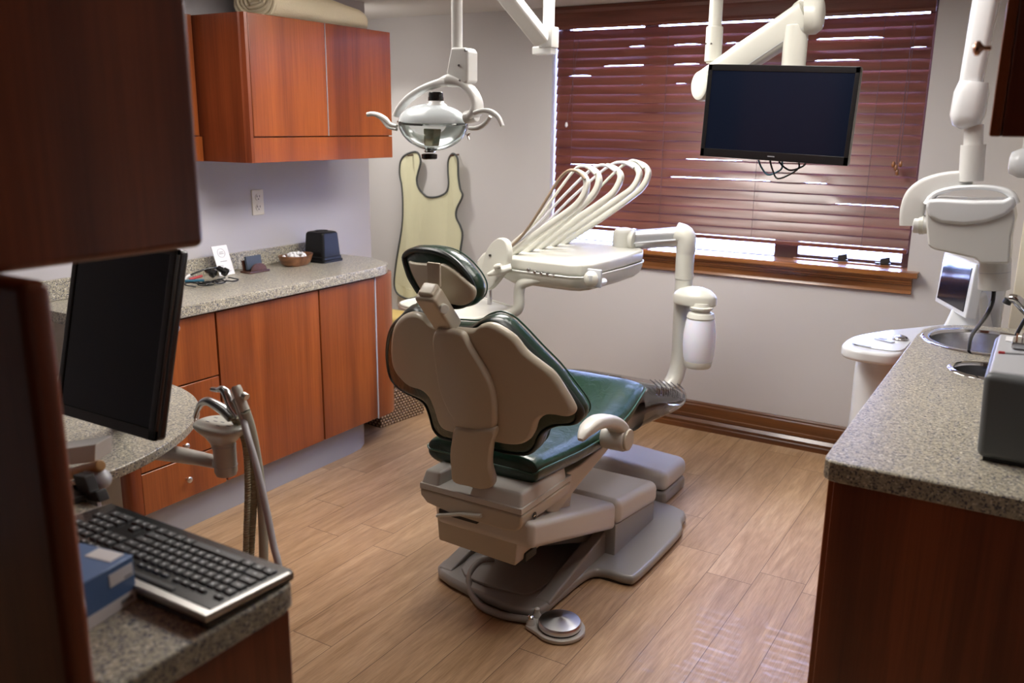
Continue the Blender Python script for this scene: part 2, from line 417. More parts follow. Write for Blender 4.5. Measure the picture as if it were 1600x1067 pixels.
# window frame, panes
fr = MB()
YF0, YF1 = WY+.115, WY+.155
fr.box(WX0, -1.13, YF0, YF1, WZ0, .958, .004); fr.box(-1.13, WX1, YF0, YF1, WZ0, .974, .004); fr.box(WX0, WX1, YF0, YF1, WZ1-.05, WZ1, .004)
for a, b in ((WX0, WX0+.045), (-1.965, -1.885), (-1.195, -1.075), (WX1-.045, WX1)): fr.box(a, b, YF0-.004, YF1, .95, WZ1, .004)
win = struct('window_1', fr, M['vinylw'])
gp = build('pane', MB().box(WX0+.02, WX1-.02, YF0+.018, YF0+.022, .97, WZ1-.02), M['pane'], win); gp['kind'] = 'structure'
# inner ledge strips, latch hardware on the sash
sl = build('sash_ledge', MB().box(-1.085, WX1-.03, WY+.06, YF0-.03, .952, .962, .003), M['pine'], win); sl['kind'] = 'structure'
for lx in (-.86, -.665, -1.98):
    q = MB().box(lx-.035, lx+.035, WY+.07, WY+.085, .963, .971, .003).obox((lx+.01, WY+.075, .982), (.022, 0, .006), (0, .008, 0), (-.003, 0, .014), .004)
    h = build('latch', q, M['blackm'], win); h['kind'] = 'structure'
# stool and casing below the window, stepped moulding extruded along the wall
def mould(name, prof, x0, x1, yy, m):
    mb = MB(); mb.prism([(x0, yy-a, z) for a, z in prof], (x1-x0, 0, 0)); return struct(name, mb, m, angle=25)
mould('trim_1', [(-.10, .928), (.062, .928), (.066, .934), (.066, .948), (.060, .954), (-.10, .954)], -2.52, -.492, WY, M['pine'])
mould('trim_2', [(0, .927), (.050, .927), (.050, .918), (.040, .914), (.040, .904), (.030, .900), (.030, .893), (.018, .888), (.014, .862), (.022, .850), (.018, .846), (0, .845)], -2.50, -.515, WY, M['pine'])
mould('baseboard_window', [(0, .150), (.010, .150), (.014, .143), (.012, .135), (.016, .128), (.016, .080), (.022, .076), (.022, .062), (.018, .056), (.030, .040), (.030, .026), (.040, .022), (.044, .006), (.044, 0), (0, 0)], LX-.6, -.1, WY, M['pine_shaded'])
# ceiling troffers (out of the frame, the room's own lamps)
for i, (x, y, wx, wy, e) in enumerate(TROFFERS):
    L = ['long ceiling light panel over the dental chair', 'square ceiling light panel near the left cabinets', 'square ceiling light panel near the right counter'][i]
    t = thing('ceiling_light', L, 'ceiling light', (x, y, CEIL-.03))
    q = MB()
    for a in ((x-wx/2-.03, x-wx/2, y-wy/2-.03, y+wy/2+.03), (x+wx/2, x+wx/2+.03, y-wy/2-.03, y+wy/2+.03), (x-wx/2, x+wx/2, y-wy/2-.03, y-wy/2), (x-wx/2, x+wx/2, y+wy/2, y+wy/2+.03)): q.box(*a, CEIL-.03, CEIL)
    build('frame', q, M['white'], t)
    build('diffuser', MB().box(x-wx/2, x+wx/2, y-wy/2, y+wy/2, CEIL-.02, CEIL-.01), lampmat(i, e), t)

cn_ = thing('downlight', 'round recessed ceiling downlight over the corner with the olive apron', 'ceiling light', (ALC[0], ALC[1], CEIL))
build('trim_ring', MB().lathe([(.062, -.010), (.085, -.006), (.085, -.0005), (.062, -.0005)], (ALC[0], ALC[1], CEIL), n=32, cap=False), M['white'], cn_)
build('lens', MB().cyl((ALC[0], ALC[1], CEIL-.006), (ALC[0], ALC[1], CEIL-.001), .062), lampmat(9, 2.0), cn_)

# ================================================================ BLIND
bl = thing('window_blind', 'dark reddish brown wooden slatted blind filling the wide window', 'blind', (-1.5, WY+.04, .99))
BY = WY+.045
build('valance', MB().prism([(WX0+.004, WY-.012, 2.095), (WX0+.004, WY+.0, 2.092), (WX0+.004, WY+.012, 2.11), (WX0+.004, WY+.012, 2.208), (WX0+.004, WY-.016, 2.208), (WX0+.004, WY-.020, 2.19), (WX0+.004, WY-.012, 2.175), (WX0+.004, WY-.012, 2.12), (WX0+.004, WY-.018, 2.105)], (WX1-WX0-.012, 0, 0)), M['slat'], bl, angle=25)
build('head_rail', MB().box(WX0+.01, WX1-.012, BY-.03, BY+.03, 2.115, 2.165, .003), M['slat'], bl)
cordx = [-2.33, -1.79, -1.29, -.76]
NS = 22; PIT_ = .0473; Z0 = 2.066
leaks = {}                                         # stretches where a slat sags open a little
for xa, xb, yy, st in ((980, 1028, 71, 1.1), (940, 1027, 102, 1.2), (884, 930, 119, 1.4), (995, 1024, 131, .8), (1050, 1100, 68, 1.1), (1130, 1165, 65, .9), (1050, 1100, 100, 1.1), (1045, 1085, 131, .8), (885, 907, 230, .9), (883, 952, 258, 1.1),
                       (1062, 1173, 250, .9), (1042, 1213, 276, 1.4), (1247, 1303, 285, 1.2), (1294, 1416, 319, 1.5), (1267, 1387, 57, 1.5), (1416, 1456, 72, 1.0), (1264, 1350, 93, 1.2), (1402, 1431, 275, 1.0)):
    A, B = HY(xa, yy, BY), HY(xb, yy, BY)
    k = round((Z0-.0245-(A.z+B.z)/2)/PIT_); leaks.setdefault(k, []).append((A.x, B.x, st))
sm = MB()
for k in range(NS):
    zc = Z0-k*PIT_
    xs = [WX0+.008+(WX1-WX0-.022)*i/90 for i in range(91)]
    j1, j2 = random.uniform(-.0005, .0005), random.uniform(-.0005, .0005)
    secs = []
    for i, x in enumerate(xs):
        lk = 0
        for a, b, s in leaks.get(k, []):
            if a < x < b: lk = max(lk, s*min(1, (x-a)/.05, (b-x)/.05))
        T = math.radians(73-lk*6) ; dz = j1+(j2-j1)*i/90+.0004*math.sin(i*.2+k)
        d = V((0, math.cos(T), math.sin(T)))*.0258; nn = V((0, -math.sin(T), math.cos(T)))*.0016
        if lk: d = d*(1-.055*lk)
        c = V((x, BY, zc+dz+(.0022*lk)))
        secs.append([c-d-nn*.6, c-d+nn*.6, c+nn*1.0+nn*.6, c+d+nn*.6, c+d-nn*.6, c-nn*.2])
    sm.loft(secs)
build('slats', sm, M['slat'], bl, angle=30)
build('bottom_rail', MB().box(WX0+.01, WX1-.014, BY-.022, BY+.022, 1.026, 1.046, .004), M['slat'], bl)
for cx in cordx:
    build('ladder_cord', MB().cyl((cx, BY-.03, 1.02), (cx, BY-.03, 2.1), .0012, n=6).cyl((cx, BY+.028, 1.0), (cx, BY+.028, 2.1), .0012, n=6), M['cord_blind'], bl)
p0, p1 = HY(1427, 35, WY-.02), HY(1400, 262, WY-.02)
pc = build('pull_cord', MB().cyl(p0, p1, .0016, n=6).cyl(p0+V((.01, 0, 0)), p1+V((.012, 0, .01)), .0016, n=6), M['cord_blind'], bl)
for k, (dx, dz) in enumerate(((0, 0), (.014, .012), (-.010, .010), (.006, -.014))):
    build('tassel', MB().lathe([(.003, .014), (.008, .006), (.009, -.006), (.005, -.013), (.002, -.014)], p1+V((dx*1.3, 0, dz*1.4)), n=12), M['pine'], pc)
p0, p1 = HY(905, 60, WY-.02), HY(885, 195, WY-.02)
build('tilt_cord', MB().cyl(p0, p1, .0014, n=6), M['cord_blind'], bl)
build('tassel', MB().lathe([(.003, .014), (.007, .006), (.008, -.006), (.002, -.014)], p1, n=12), M['paper'], bl)

# ================================================================ LEFT CABINETS
CZ = .92
def knob(parent, p, d, m, s=1):
    q = MB().lathe([(.004*s, 0), (.004*s, .012*s), (.008*s, .016*s), (.0135*s, .020*s), (.0135*s, .026*s), (.009*s, .030*s), (.001, .031*s)], p, d, 20)
    return build('knob', q, m, parent)
# drawer unit
XF = -2.76
dc = thing('drawer_cabinet', 'reddish cherry drawer cabinet under the left counter, behind the round-ended worktop', 'cabinet', (-3.0, 2.07, 0))
build('body', MB().box(LX, XF-.02, 1.885, 2.28, .15, .872, .001, 1), M['cherry'], dc)
build('end_post', MB().prism([(XF-.06, 1.845, .15)]+[(XF-.045+.045*math.sin(a), 1.89-.045*math.cos(a), .15) for a in [i*PI/12 for i in range(7)]]+[(XF-.06, 1.89, .15)], (0, 0, .722)), M['cherry'], dc)
build('side_panel', MB().box(LX, XF-.06, 1.843, 1.885, 0, .872), M['cream_lam'], dc)
for z0, z1, kn in ((.612, .866, 1), (.430, .606, 0), (.320, .424, 0), (.152, .314, 0)):
    d = build('drawer', MB().box(XF-.02, XF, 1.892, 2.278, z0, z1, .0015, 1), M['cherry_v'], dc)
    knob(d, HX(271, 512, XF) if kn else V((XF, 2.085, (z0+z1)/2)), (1, 0, 0), M['satin'], .9)
build('toe_kick', MB().box(LX, XF-.05, 1.885, 2.285, 0, .15), M['kick'], dc)
# two-door unit with rounded end
c2 = thing('door_cabinet', 'cherry two-door base cabinet with a rounded end beside the basket', 'cabinet', (-3.0, 2.8, 0))
build('body', MB().box(LX+.002, XF-.02, 2.285, 3.25, .15, .872, .001, 1), M['cherry'], c2)
build('door', MB().box(XF-.02, XF, 2.287, 2.856, .154, .864, .0015, 1), M['cherry_v'], c2)
build('door', MB().box(XF-.02, XF, 2.864, 3.240, .154, .864, .0015, 1), M['cherry_v'], c2)
build('edge_strip', MB().box(XF-.02, XF+.001, 3.243, 3.250, .150, .866), M['lgrey'], c2)
ep = [(XF-.002, 3.252)]+[(XF-.10+.098*math.cos(a), 3.31+.14*math.sin(a)) for a in [i*PI/16 for i in range(9)]]+[(LX+.002, 3.452), (LX+.002, 3.252)]
build('end_panel', MB().prism([(x, y, .15) for x, y in ep], (0, 0, .722)), M['cherry_v'], c2, angle=60)
kp = [(XF-.05, 2.285), (XF-.05, 3.10), (XF-.058, 3.17), (XF-.09, 3.235), (XF-.14, 3.29), (XF-.22, 3.33), (LX+.002, 3.33), (LX+.002, 2.285)]
build('toe_kick', MB().prism([(x, y, 0) for x, y in kp], (0, 0, .15)), M['kick'], c2, angle=40)
# worktop with upstand
tp = [(LX, 1.80), (-2.737, 1.80), (-2.737, 3.22)]+[(-2.737-.13+.13*math.cos(a), 3.22+.20*math.sin(a)) for a in [i*PI/16 for i in range(1, 7)]]+[(-2.93, 3.455), (-2.975, 3.478), (LX, 3.478)]
ct = thing('countertop', 'long speckled grey-beige laminate counter on the left cherry cabinets', 'countertop', (-3.0, 2.6, .872))
build('slab', MB().prism([(x, y, .874) for x, y in tp], (0, 0, .046), .006, 2, 60), M['speckle'], ct)
build('backsplash', MB().box(LX, LX+.02, 1.80, 3.478, .92, 1.0, .003), M['speckle'], ct)
# upper cabinets
uc = thing('wall_cabinet', 'orange cherry two-door wall cabinet with a folded towel on top', 'cabinet', (-3.0, 3.0, 1.43))
UX, UY0, UY1, UZ0, UZ1 = -2.82, 2.565, 3.475, 1.43, 2.015
build('body', MB().prism([(LX, UY0, UZ0), (UX-.03, UY0, UZ0), (UX-.02, UY0+.008, UZ0), (UX-.02, UY1, UZ0), (LX, UY1, UZ0)], (0, 0, UZ1-UZ0)), M['cherry'], uc, angle=20)
build('corner_post', MB().prism([(UX-.021, UY0+.004, UZ0), (UX-.004, UY0+.010, UZ0), (UX, UY0+.022, UZ0), (UX-.021, UY0+.022, UZ0)], (0, 0, UZ1-UZ0)), M['cherry'], uc)
build('light_rail', MB().box(UX-.02, UX, UY0+.022, UY1, UZ0, 1.531, .001, 1), M['cherry_v'], uc)
build('door', MB().box(UX-.02, UX, UY0+.026, 3.026, 1.536, UZ1, .0015, 1), M['cherry_v'], uc)
build('door', MB().box(UX-.02, UX, 3.032, UY1, 1.536, UZ1, .0015, 1), M['cherry_v'], uc)
build('edge_strip', MB().box(UX-.018, UX+.0006, 3.028, 3.030, 1.536, UZ1), M['lgrey'], uc)
c3 = thing('wall_cabinet', 'narrow sliver of shallower orange cherry wall cabinet at the left of the towel cabinet', 'cabinet', (-3.15, 2.2, 1.43))
build('body', MB().box(LX, -3.115, 1.75, 2.560, UZ0, UZ1), M['cherry'], c3)
build('door', MB().box(-3.115, -3.096, 1.75, 2.545, 1.536, UZ1, .0015, 1), M['cherry_v'], c3)
build('light_rail', MB().box(-3.115, -3.096, 1.75, 2.558, UZ0, 1.531, .001, 1), M['cherry_v'], c3)
# towel: folded layers lying along the cabinet
def towel():
    secs = []
    n = 26
    tw = thing('towel', 'folded cream terry towel lying on top of the cherry wall cabinet', 'towel', (-2.95, 2.95, 2.016))
    for L, (y0, y1, x0, x1, zz, hh) in enumerate([(2.66, 3.33, -3.14, -2.85, 2.045, .027)]):
        pass
    q = MB(); secs = []
    N = 30
    for i in range(N+1):
        t = i/N; y = 2.80+.62*t
        e = min(1, (1-abs(2*t-1)**10)+.06) if t > .5 else 1
        hh = (.165-.075*t)*e; ww = .125*e**.5; cx = -2.99
        sec = []
        for k in range(24):
            a = 2*PI*k/24; ca, sa = math.cos(a), math.sin(a)
            sec.append((cx+ww*math.copysign(abs(ca)**.6, ca)*(1+.03*math.sin(9*t+a*2)), y, 2.0165+hh/2+hh/2*math.copysign(abs(sa)**.7, sa)*(1+.02*math.sin(14*t))))
        secs.append(sec)
    q.loft(secs); body = build('roll', q, M['towel'], tw)
    # spiral folds at the near end
    f = MB()
    for j, (a, b) in enumerate(((.118, .068), (.098, .054), (.078, .041), (.056, .028), (.034, .015))):
        pts = [(-2.99+a*math.copysign(abs(math.cos(u))**.7, math.cos(u)), 2.795-.003*(j % 2)+.004*math.sin(3*u+j), 2.092+b*math.copysign(abs(math.sin(u))**.8, math.sin(u))+.004*math.sin(2*u+j)) for u in [2*PI*k/26 for k in range(26)]]
        f.tube(pts, .0085, 8, closed=True)
    build('folds', f, M['towel'], tw)
towel()
# outlet
ot = thing('outlet', 'ivory duplex power outlet plate on the wall under the cherry cabinet', 'outlet', (LX, 3.0, 1.2))
c = HX(402, 316, LX); c.x = LX
build('plate', MB().box(LX, LX+.006, c.y-.036, c.y+.036, c.z-.060, c.z+.060, .003), M['outlet'], ot)
for s in (-1, 1):
    q = MB().cyl((LX+.006, c.y, c.z+s*.024), (LX+.009, c.y, c.z+s*.024), .0165, n=24)
    so = build('socket', q, M['outlet'], ot)
    build('slots', MB().box(LX+.009, LX+.0096, c.y-.009, c.y-.006, c.z+s*.024, c.z+s*.024+.009).box(LX+.009, LX+.0096, c.y+.006, c.y+.009, c.z+s*.024, c.z+s*.024+.009).cyl((LX+.009, c.y, c.z+s*.024-.008), (LX+.0096, c.y, c.z+s*.024-.008), .003, n=10), M['dark'], so)

# ---- things on the left worktop
# black cover box with round opening
tb = thing('tissue_box_cover', 'black tapered tissue box cover standing beside the wooden bowl', 'tissue box', (-3.09, 3.25, CZ))
def sq(cx, cy, z, h, r=.016, n=5):
    o = []
    for sx, sy, a0 in ((1, 1, 0), (-1, 1, PI/2), (-1, -1, PI), (1, -1, 1.5*PI)):
        for k in range(n+1):
            a = a0+PI/2*k/n; o.append((cx+sx*(h-r)+r*math.cos(a), cy+sy*(h-r)+r*math.sin(a), z))
    return o
bx, by = -3.095, 3.245
q = MB().loft([sq(bx, by, CZ+z, h) for z, h in ((0, .074), (.012, .074), (.014, .070), (.026, .069), (.029, .066), (.138, .059), (.146, .054), (.149, .046))])
build('box', q, mat('satin_black_plastic', (.007, .007, .008), .38, spec=.3), tb)
build('opening', MB().lathe([(.030, 0), (.034, .002), (.032, .005), (.027, .004), (.025, .0005)], (bx, by, CZ+.148), n=28), M['blackm'], tb)
# bowl
bw = thing('wooden_bowl', 'low oval brown wooden bowl full of small white pieces on the left counter', 'bowl', (-3.09, 3.06, CZ))
bc = V((-3.10, 3.065, CZ)); 
def ring(rx, ry, z, n=36): return [(bc.x+rx*math.cos(2*PI*k/n), bc.y+ry*math.copysign(abs(math.sin(2*PI*k/n))**.8, math.sin(2*PI*k/n)), CZ+z+ (.006 if z > .03 else 0)*abs(math.sin(2*PI*k/n))) for k in range(n)]
build('bowl', MB().loft([ring(.01, .01, .0), ring(.040, .062, 0), ring(.052, .080, .012), ring(.064, .096, .048), ring(.060, .092, .048), ring(.046, .074, .014), ring(.01, .01, .010)]), M['bowlwood'], bw)
pm = MB().tube([(0, 0, -.006), (0, 0, -.003), (0, 0, .003), (0, 0, .006)], [.004, .0075, .0075, .004], 8)
proto = None; rr = random.Random(3)
for k in range(34):
    a = rr.uniform(0, 2*PI); r = math.sqrt(rr.random())
    pos = (bc.x+.045*r*math.cos(a), bc.y+.074*r*math.sin(a), CZ+.040+.014*(1-r)+rr.uniform(0, .010))
    if proto is None:
        proto = build('mint', pm, M['paper'], None); o = proto
        tag(o, 'small white wrapped piece heaped in the wooden bowl', 'sweet', 'white pieces in the wooden bowl')
    else: o = proto.copy(); COL.objects.link(o)
    o.location = pos; o.rotation_euler = (rr.uniform(0, 3), rr.uniform(0, 3), rr.uniform(0, 3)); s = rr.uniform(1.0, 1.4); o.scale = (s, s, s)
# card holder and cards
ch = thing('card_holder', 'small dark wooden card holder beside the white sign', 'card holder', (-3.1, 2.79, CZ))
cx, cy = -3.12, 2.815
build('base', MB().box(cx-.022, cx+.042, cy-.062, cy+.062, CZ, CZ+.010, .003), M['darkwood'], ch)
build('back', MB().obox((cx-.014, cy, CZ+.032), (.003, 0, 0), (0, .052, 0), (-.004, 0, .024), .002), M['darkwood'], ch)
ap = [(cx+.030, cy+.046*math.cos(a), CZ+.010+.034*math.sin(a)) for a in [PI*k/16 for k in range(17)]]
build('front', MB().prism(ap, (.008, 0, 0), .0015), M['darkwood'], ch)
solo('business_cards', MB().obox((cx+.006, cy-.004, CZ+.046), (.006, 0, .001), (0, .044, 0), (-.004, 0, .030), .0005), M['card'], (cx, cy, CZ+.01), 'stack of slate blue cards standing in the small wooden card holder', 'cards')
# white sign card
a0, a1, a2, a3 = HX(345, 433, -3.135), HX(368, 430, -3.135), HX(352, 392, -3.165), HX(332, 395, -3.165)
sg = thing('sign_card', 'white upright sign card leaning beside the card holder', 'sign', (-3.13, 2.68, CZ))
sc = V((-3.135, 2.675, CZ)); sy = V((0, 1, 0)); su = V((-.28, -.06, 1)).normalized(); sn = sy.cross(su).normalized()*1
if sn.x < 0: sn = -sn
build('card', MB().obox(sc+su*.070, sy*.043, sn*.0025, su*.068, .001), M['paper'], sg)
Q = sc+su*.070+sn*.003
build('circle_mark', MB().tube([Q+su*.034+sy*.020*math.cos(a)+su*.020*math.sin(a) for a in [2*PI*k/30 for k in range(30)]], .0006, 6, closed=True), M['grey_text'], sg)
q = MB()
for k, (dz, hw) in enumerate(((.038, .010), (.031, .013), (-.004, .018), (-.050, .026), (-.055, .020))): q.obox(Q+su*dz, sy*hw, sn*.0003, su*.0012)
q.obox(Q-su*.028-sy*.018, sy*.010, sn*.0003, su*.0009).obox(Q-su*.022-sy*.018, sy*.010, sn*.0003, su*.0009).obox(Q-su*.034-sy*.018, sy*.010, sn*.0003, su*.0009)
build('lines', q, M['grey_text'], sg)
# loupes with headband cables
lp = thing('loupes', 'black magnifying loupes with tangled black cable on the left counter', 'loupes', (-3.05, 2.5, CZ))
for dy, dx in ((0, 0), (.055, .012)):
    b0 = V((-3.06+dx, 2.520+dy, CZ+.045)); d = V((.75, .35, -.45)).normalized()
    build('barrel', MB().lathe([(.010, -.024), (.012, -.02), (.013, 0), (.018, .004), (.019, .022), (.015, .024), (.014, .02)], b0, d, 20), M['black'], lp)
build('bridge', MB().tube([(-3.09, 2.44, CZ+.04), (-3.07, 2.50, CZ+.058), (-3.06, 2.55, CZ+.060), (-3.10, 2.62, CZ+.045)], .004, 8, 6), M['black'], lp)
rr = random.Random(5)
for j in range(4):
    cx, cy = -3.03+rr.uniform(-.03, .03), 2.49+.04*j-.06
    pts = [(cx+(.035+.012*math.sin(2*a+j))*math.cos(a+j), cy+(.055+.015*math.cos(3*a))*math.sin(a+j), CZ+.004+.010*(1+math.sin(a*2+j))*.6) for a in [2*PI*k/14 for k in range(13)]]
    build('cable', MB().tube(pts, .0030, 8, 5), M['cord'], lp)
for j, (m, a, b) in enumerate((('red', (-3.10, 2.44, CZ+.02), (-3.09, 2.50, CZ+.028)), ('paper', (-3.11, 2.42, CZ+.02), (-3.12, 2.46, CZ+.035)), ('bluecable', (-3.08, 2.40, CZ+.02), (-3.03, 2.46, CZ+.02)))):
    build('clip', MB().cyl(a, b, .006, n=10, bev=.002), M[m], lp)

# ================================================================ APRON, BASKET
ap = thing('lead_apron', 'pale olive protective apron with dark binding hanging on the wall', 'apron', (-3.25, 4.36, .5))
APX = [(637, 240), (651, 238), (656, 252), (652, 270), (650, 282), (654, 296), (665, 306), (680, 308), (694, 302), (699, 288), (698, 268), (699, 250), (708, 240), (715, 248), (716, 275), (719, 295), (723, 306), (714, 325), (713, 340), (720, 355), (723, 368), (719, 395), (719, 425), (722, 455), (700, 464), (660, 463), (640, 467), (623, 462), (615, 448), (616, 425), (622, 385), (629, 345), (630, 315), (628, 290), (624, 272), (626, 252)]
outl = catmull([HY(x, y, WY-.05) for x, y in APX], 4, True)
cen = sum(outl, V((0, 0, 0)))/len(outl)
uv = [(p.x, p.z) for p in outl]
bm_ = MB(); 
def apsurf(x, z, wv): return V((x, WY-.045+wv+.012*math.sin(x*30+z*1.5)*.6+.004*math.sin(x*70+1), z))
a_ = [bm_.bm.verts.new((x, 0, z)) for x, z in uv]
fc = bm_.bm.faces.new(a_); bm_.bm.normal_update(); r_ = bmesh.ops.triangulate(bm_.bm, faces=[fc], ngon_method='EAR_CLIP')
for _ in range(3):
    bmesh.ops.subdivide_edges(bm_.bm, edges=[e for e in bm_.bm.edges if e.calc_length() > .03], cuts=1)
    bmesh.ops.triangulate(bm_.bm, faces=bm_.bm.faces[:])
for v in bm_.bm.verts: v.co = apsurf(v.co.x, v.co.z, 0)
ext = bmesh.ops.extrude_face_region(bm_.bm, geom=bm_.bm.faces[:])
bmesh.ops.translate(bm_.bm, vec=(0, .006, 0), verts=[g for g in ext['geom'] if isinstance(g, bmesh.types.BMVert)])
build('panel', bm_, M['apron'], ap, angle=50)
build('binding', MB().tube([apsurf(x, z, -.001) for x, z in uv], .0062, 8, closed=True), M['apronedge'], ap)
hk = thing('wall_hook', 'small wall hook holding the apron straps', 'hook', (-3.3, WY-.01, 1.42))
for x, y in ((643, 240), (709, 240)):
    p = HY(x, y, WY-.05); build('peg', MB().cyl((p.x, WY-.085, p.z-.012), (p.x, WY, p.z-.006), .005, n=12), M['darkwood'], hk)
# basket
bk = thing('wicker_basket', 'woven brown wicker basket on the floor beside the rounded cabinet end', 'basket', (-3.0, 3.72, 0))
B0 = V((-2.925, 3.455, 0)); B1 = V((-2.885, 3.80, 0)); dv = (B1-B0); pv = V((-dv.y, dv.x, 0)).normalized()*.30
cs = [B0, B1, B1+pv, B0+pv]; cc = sum(cs, V((0, 0, 0)))/4
def rect(s, z): return [cc+(c_-cc)*s+V((0, 0, z)) for c_ in cs]
q = MB().loft([rect(.96, 0), rect(1.0, .16), rect(1.02, .17), rect(1.02, .185), rect(.93, .185), rect(.90, .02)], caps=True)
build('body', q, M['wicker'], bk, angle=30)
rim = rect(.98, .186); build('rim', MB().tube(rim, .011, 8, closed=True), M['wicker'], bk)
solo('folded_cloth', MB().pad([(-.07, -.10), (.07, -.11), (.08, .09), (-.06, .11)], lambda u, v, ww: cc+V((.02+u, -.04+v, .20+ww+.012*math.sin(u*60)*math.cos(v*30))), 0, .075, .03), M['bluecloth'], cc+V((0, 0, .18)), 'blue cloth heaped in the wicker basket', 'cloth')
solo('cotton_roll_bag', MB().ell(cc+V((.10, -.12, .222)), .045, .045, .032), M['paper'], cc+V((.1, -.12, .18)), 'white soft bundle at the front corner of the wicker basket', 'bundle')
cr = thing('wall_shelf', 'small wooden shelf with yellow contents on the window wall behind the basket', 'shelf', (-3.45, 4.30, .3))
for z in (.335, .245): build('board', MB().box(-3.75, -3.20, 4.12, WY-.002, z, z+.018, .002), M['pine'], cr)
for x in (-3.75, -3.218): build('side', MB().box(x, x+.018, 4.12, WY-.002, 0, .335, .002), M['pine'], cr)
solo('yellow_towel', MB().box(-3.66, -3.24, 4.15, 4.36, .354, .430, .025, 3), M['yellow'], (-3.45, 4.25, .353), 'yellow folded cloth on the low wooden shelf by the window wall', 'cloth')
solo('yellow_towel', MB().box(-3.66, -3.24, 4.15, 4.36, .264, .325, .02, 3), M['yellow'], (-3.45, 4.25, .263), 'yellow folded cloth inside the low wooden shelf, below its top board', 'cloth')

# ================================================================ DENTAL CHAIR
XC = -1.455
dch = thing('dental_chair', 'taupe-backed dental chair with dark green vinyl cushions, clear foot cover and headrest', 'dental chair', (XC, 2.6, 0))
bp = [(-1.705, 2.31), (-1.39, 2.25), (-1.275, 2.285), (-1.262, 2.40), (-1.25, 2.585), (-1.212, 2.635), (-1.115, 2.640), (-1.09, 2.70), (-1.088, 3.06), (-1.115, 3.17), (-1.20, 3.30), (-1.74, 3.30), (-1.83, 3.17), (-1.855, 3.06), (-1.855, 2.70), (-1.83, 2.64), (-1.73, 2.62), (-1.71, 2.56), (-1.735, 2.47)]
build('base_plate', MB().prism([(x, y, .006) for x, y in catmull([(a, b, 0) for a, b in bp], 4, True) for x, y in [(x, y)]] if False else [(p.x, p.y, .006) for p in catmull([(a, b, 0) for a, b in bp], 4, True)], (0, 0, .036), .014, 3, 60), M['basegrey'], dch, angle=60)
build('base_feet', MB().prism([(XC+(p.x-XC)*.95, 2.75+(p.y-2.75)*.95, 0) for p in catmull([(a, b, 0) for a, b in bp], 2, True)], (0, 0, .02)), M['dark'], dch)
for xa, xb in ((-1.318, -1.262), (-1.72, -1.664)):
    rl = MB().hexa([(xa, 2.33, .03), (xb, 2.33, .03), (xb, 2.80, .03), (xa, 2.80, .03), (xa, 2.33, .045), (xb, 2.33, .045), (xb, 2.80, .135), (xa, 2.80, .135)], .012, 3)
    build('base_rail', rl, M['basegrey'], dch)
build('base_floor_pan', MB().prism([(p.x, p.y, .038) for p in catmull([(-1.64, 2.36, 0), (-1.40, 2.32, 0), (-1.33, 2.40, 0), (-1.33, 2.75, 0), (-1.65, 2.75, 0)], 5, True)], (0, 0, .012), .005, 2, 60), M['basegrey'], dch)
build('plinth', MB().hexa([(-1.725, 2.755, .03), (-1.222, 2.755, .03), (-1.222, 3.13, .03), (-1.725, 3.13, .03), (-1.725, 2.755, .165), (-1.222, 2.755, .165), (-1.222, 3.13, .120), (-1.725, 3.13, .120)], .006), M['basegrey'], dch)
build('lift_cover', MB().hexa([(-1.732, 2.755, .160), (-1.212, 2.755, .160), (-1.212, 3.14, .112), (-1.732, 3.14, .112), (-1.732, 2.755, .262), (-1.212, 2.755, .262), (-1.212, 3.14, .205), (-1.732, 3.14, .205)], .030, 4), M['dove'], dch)
build('lift_arm', MB().hexa([(-1.585, 2.13, .335), (-1.217, 2.13, .335), (-1.217, 2.748, .150), (-1.725, 2.748, .150), (-1.585, 2.13, .425), (-1.217, 2.13, .425), (-1.217, 2.748, .258), (-1.725, 2.748, .258)], .022, 4), M['dove'], dch)
build('lift_linkage', MB().hexa([(-1.62, 2.25, .27), (-1.30, 2.25, .27), (-1.30, 2.75, .08), (-1.62, 2.75, .08), (-1.62, 2.25, .34), (-1.30, 2.25, .34), (-1.30, 2.75, .16), (-1.62, 2.75, .16)], .006).box(-1.36, -1.28, 2.20, 2.27, .245, .275, .004), M['dark'], dch)
build('rear_box', MB().hexa([(-1.585, 2.15, .262), (-1.290, 2.15, .252), (-1.290, 2.50, .252), (-1.585, 2.50, .262), (-1.590, 2.135, .43), (-1.268, 2.135, .43), (-1.268, 2.50, .43), (-1.590, 2.50, .43)], .006), M['shell'], dch)
# axle cover: lower and upper shells
lo = [(-1.628, .452), (-1.624, .43), (-1.600, .408), (-1.50, .392), (-1.31, .388), (-1.262, .394), (-1.245, .415), (-1.240, .452)]
build('axle_cover', MB().prism([(x, 2.105, z) for x, z in lo], (0, .32, 0), .008, 3, 40), M['shell'], dch)
up = MB().box(-1.626, -1.242, 2.104, 2.43, .453, .474, .004)
up.hexa([(-1.624, 2.106, .465), (-1.555, 2.106, .465), (-1.535, 2.40, .465), (-1.624, 2.40, .465), (-1.616, 2.125, .514), (-1.560, 2.125, .514), (-1.545, 2.40, .514), (-1.616, 2.40, .514)], .008, 3)
up.hexa([(-1.440, 2.106, .465), (-1.244, 2.106, .465), (-1.244, 2.40, .465), (-1.400, 2.40, .465), (-1.430, 2.125, .514), (-1.254, 2.125, .514), (-1.254, 2.40, .514), (-1.395, 2.40, .514)], .010, 3)
build('axle_top', up, M['dove'], dch)
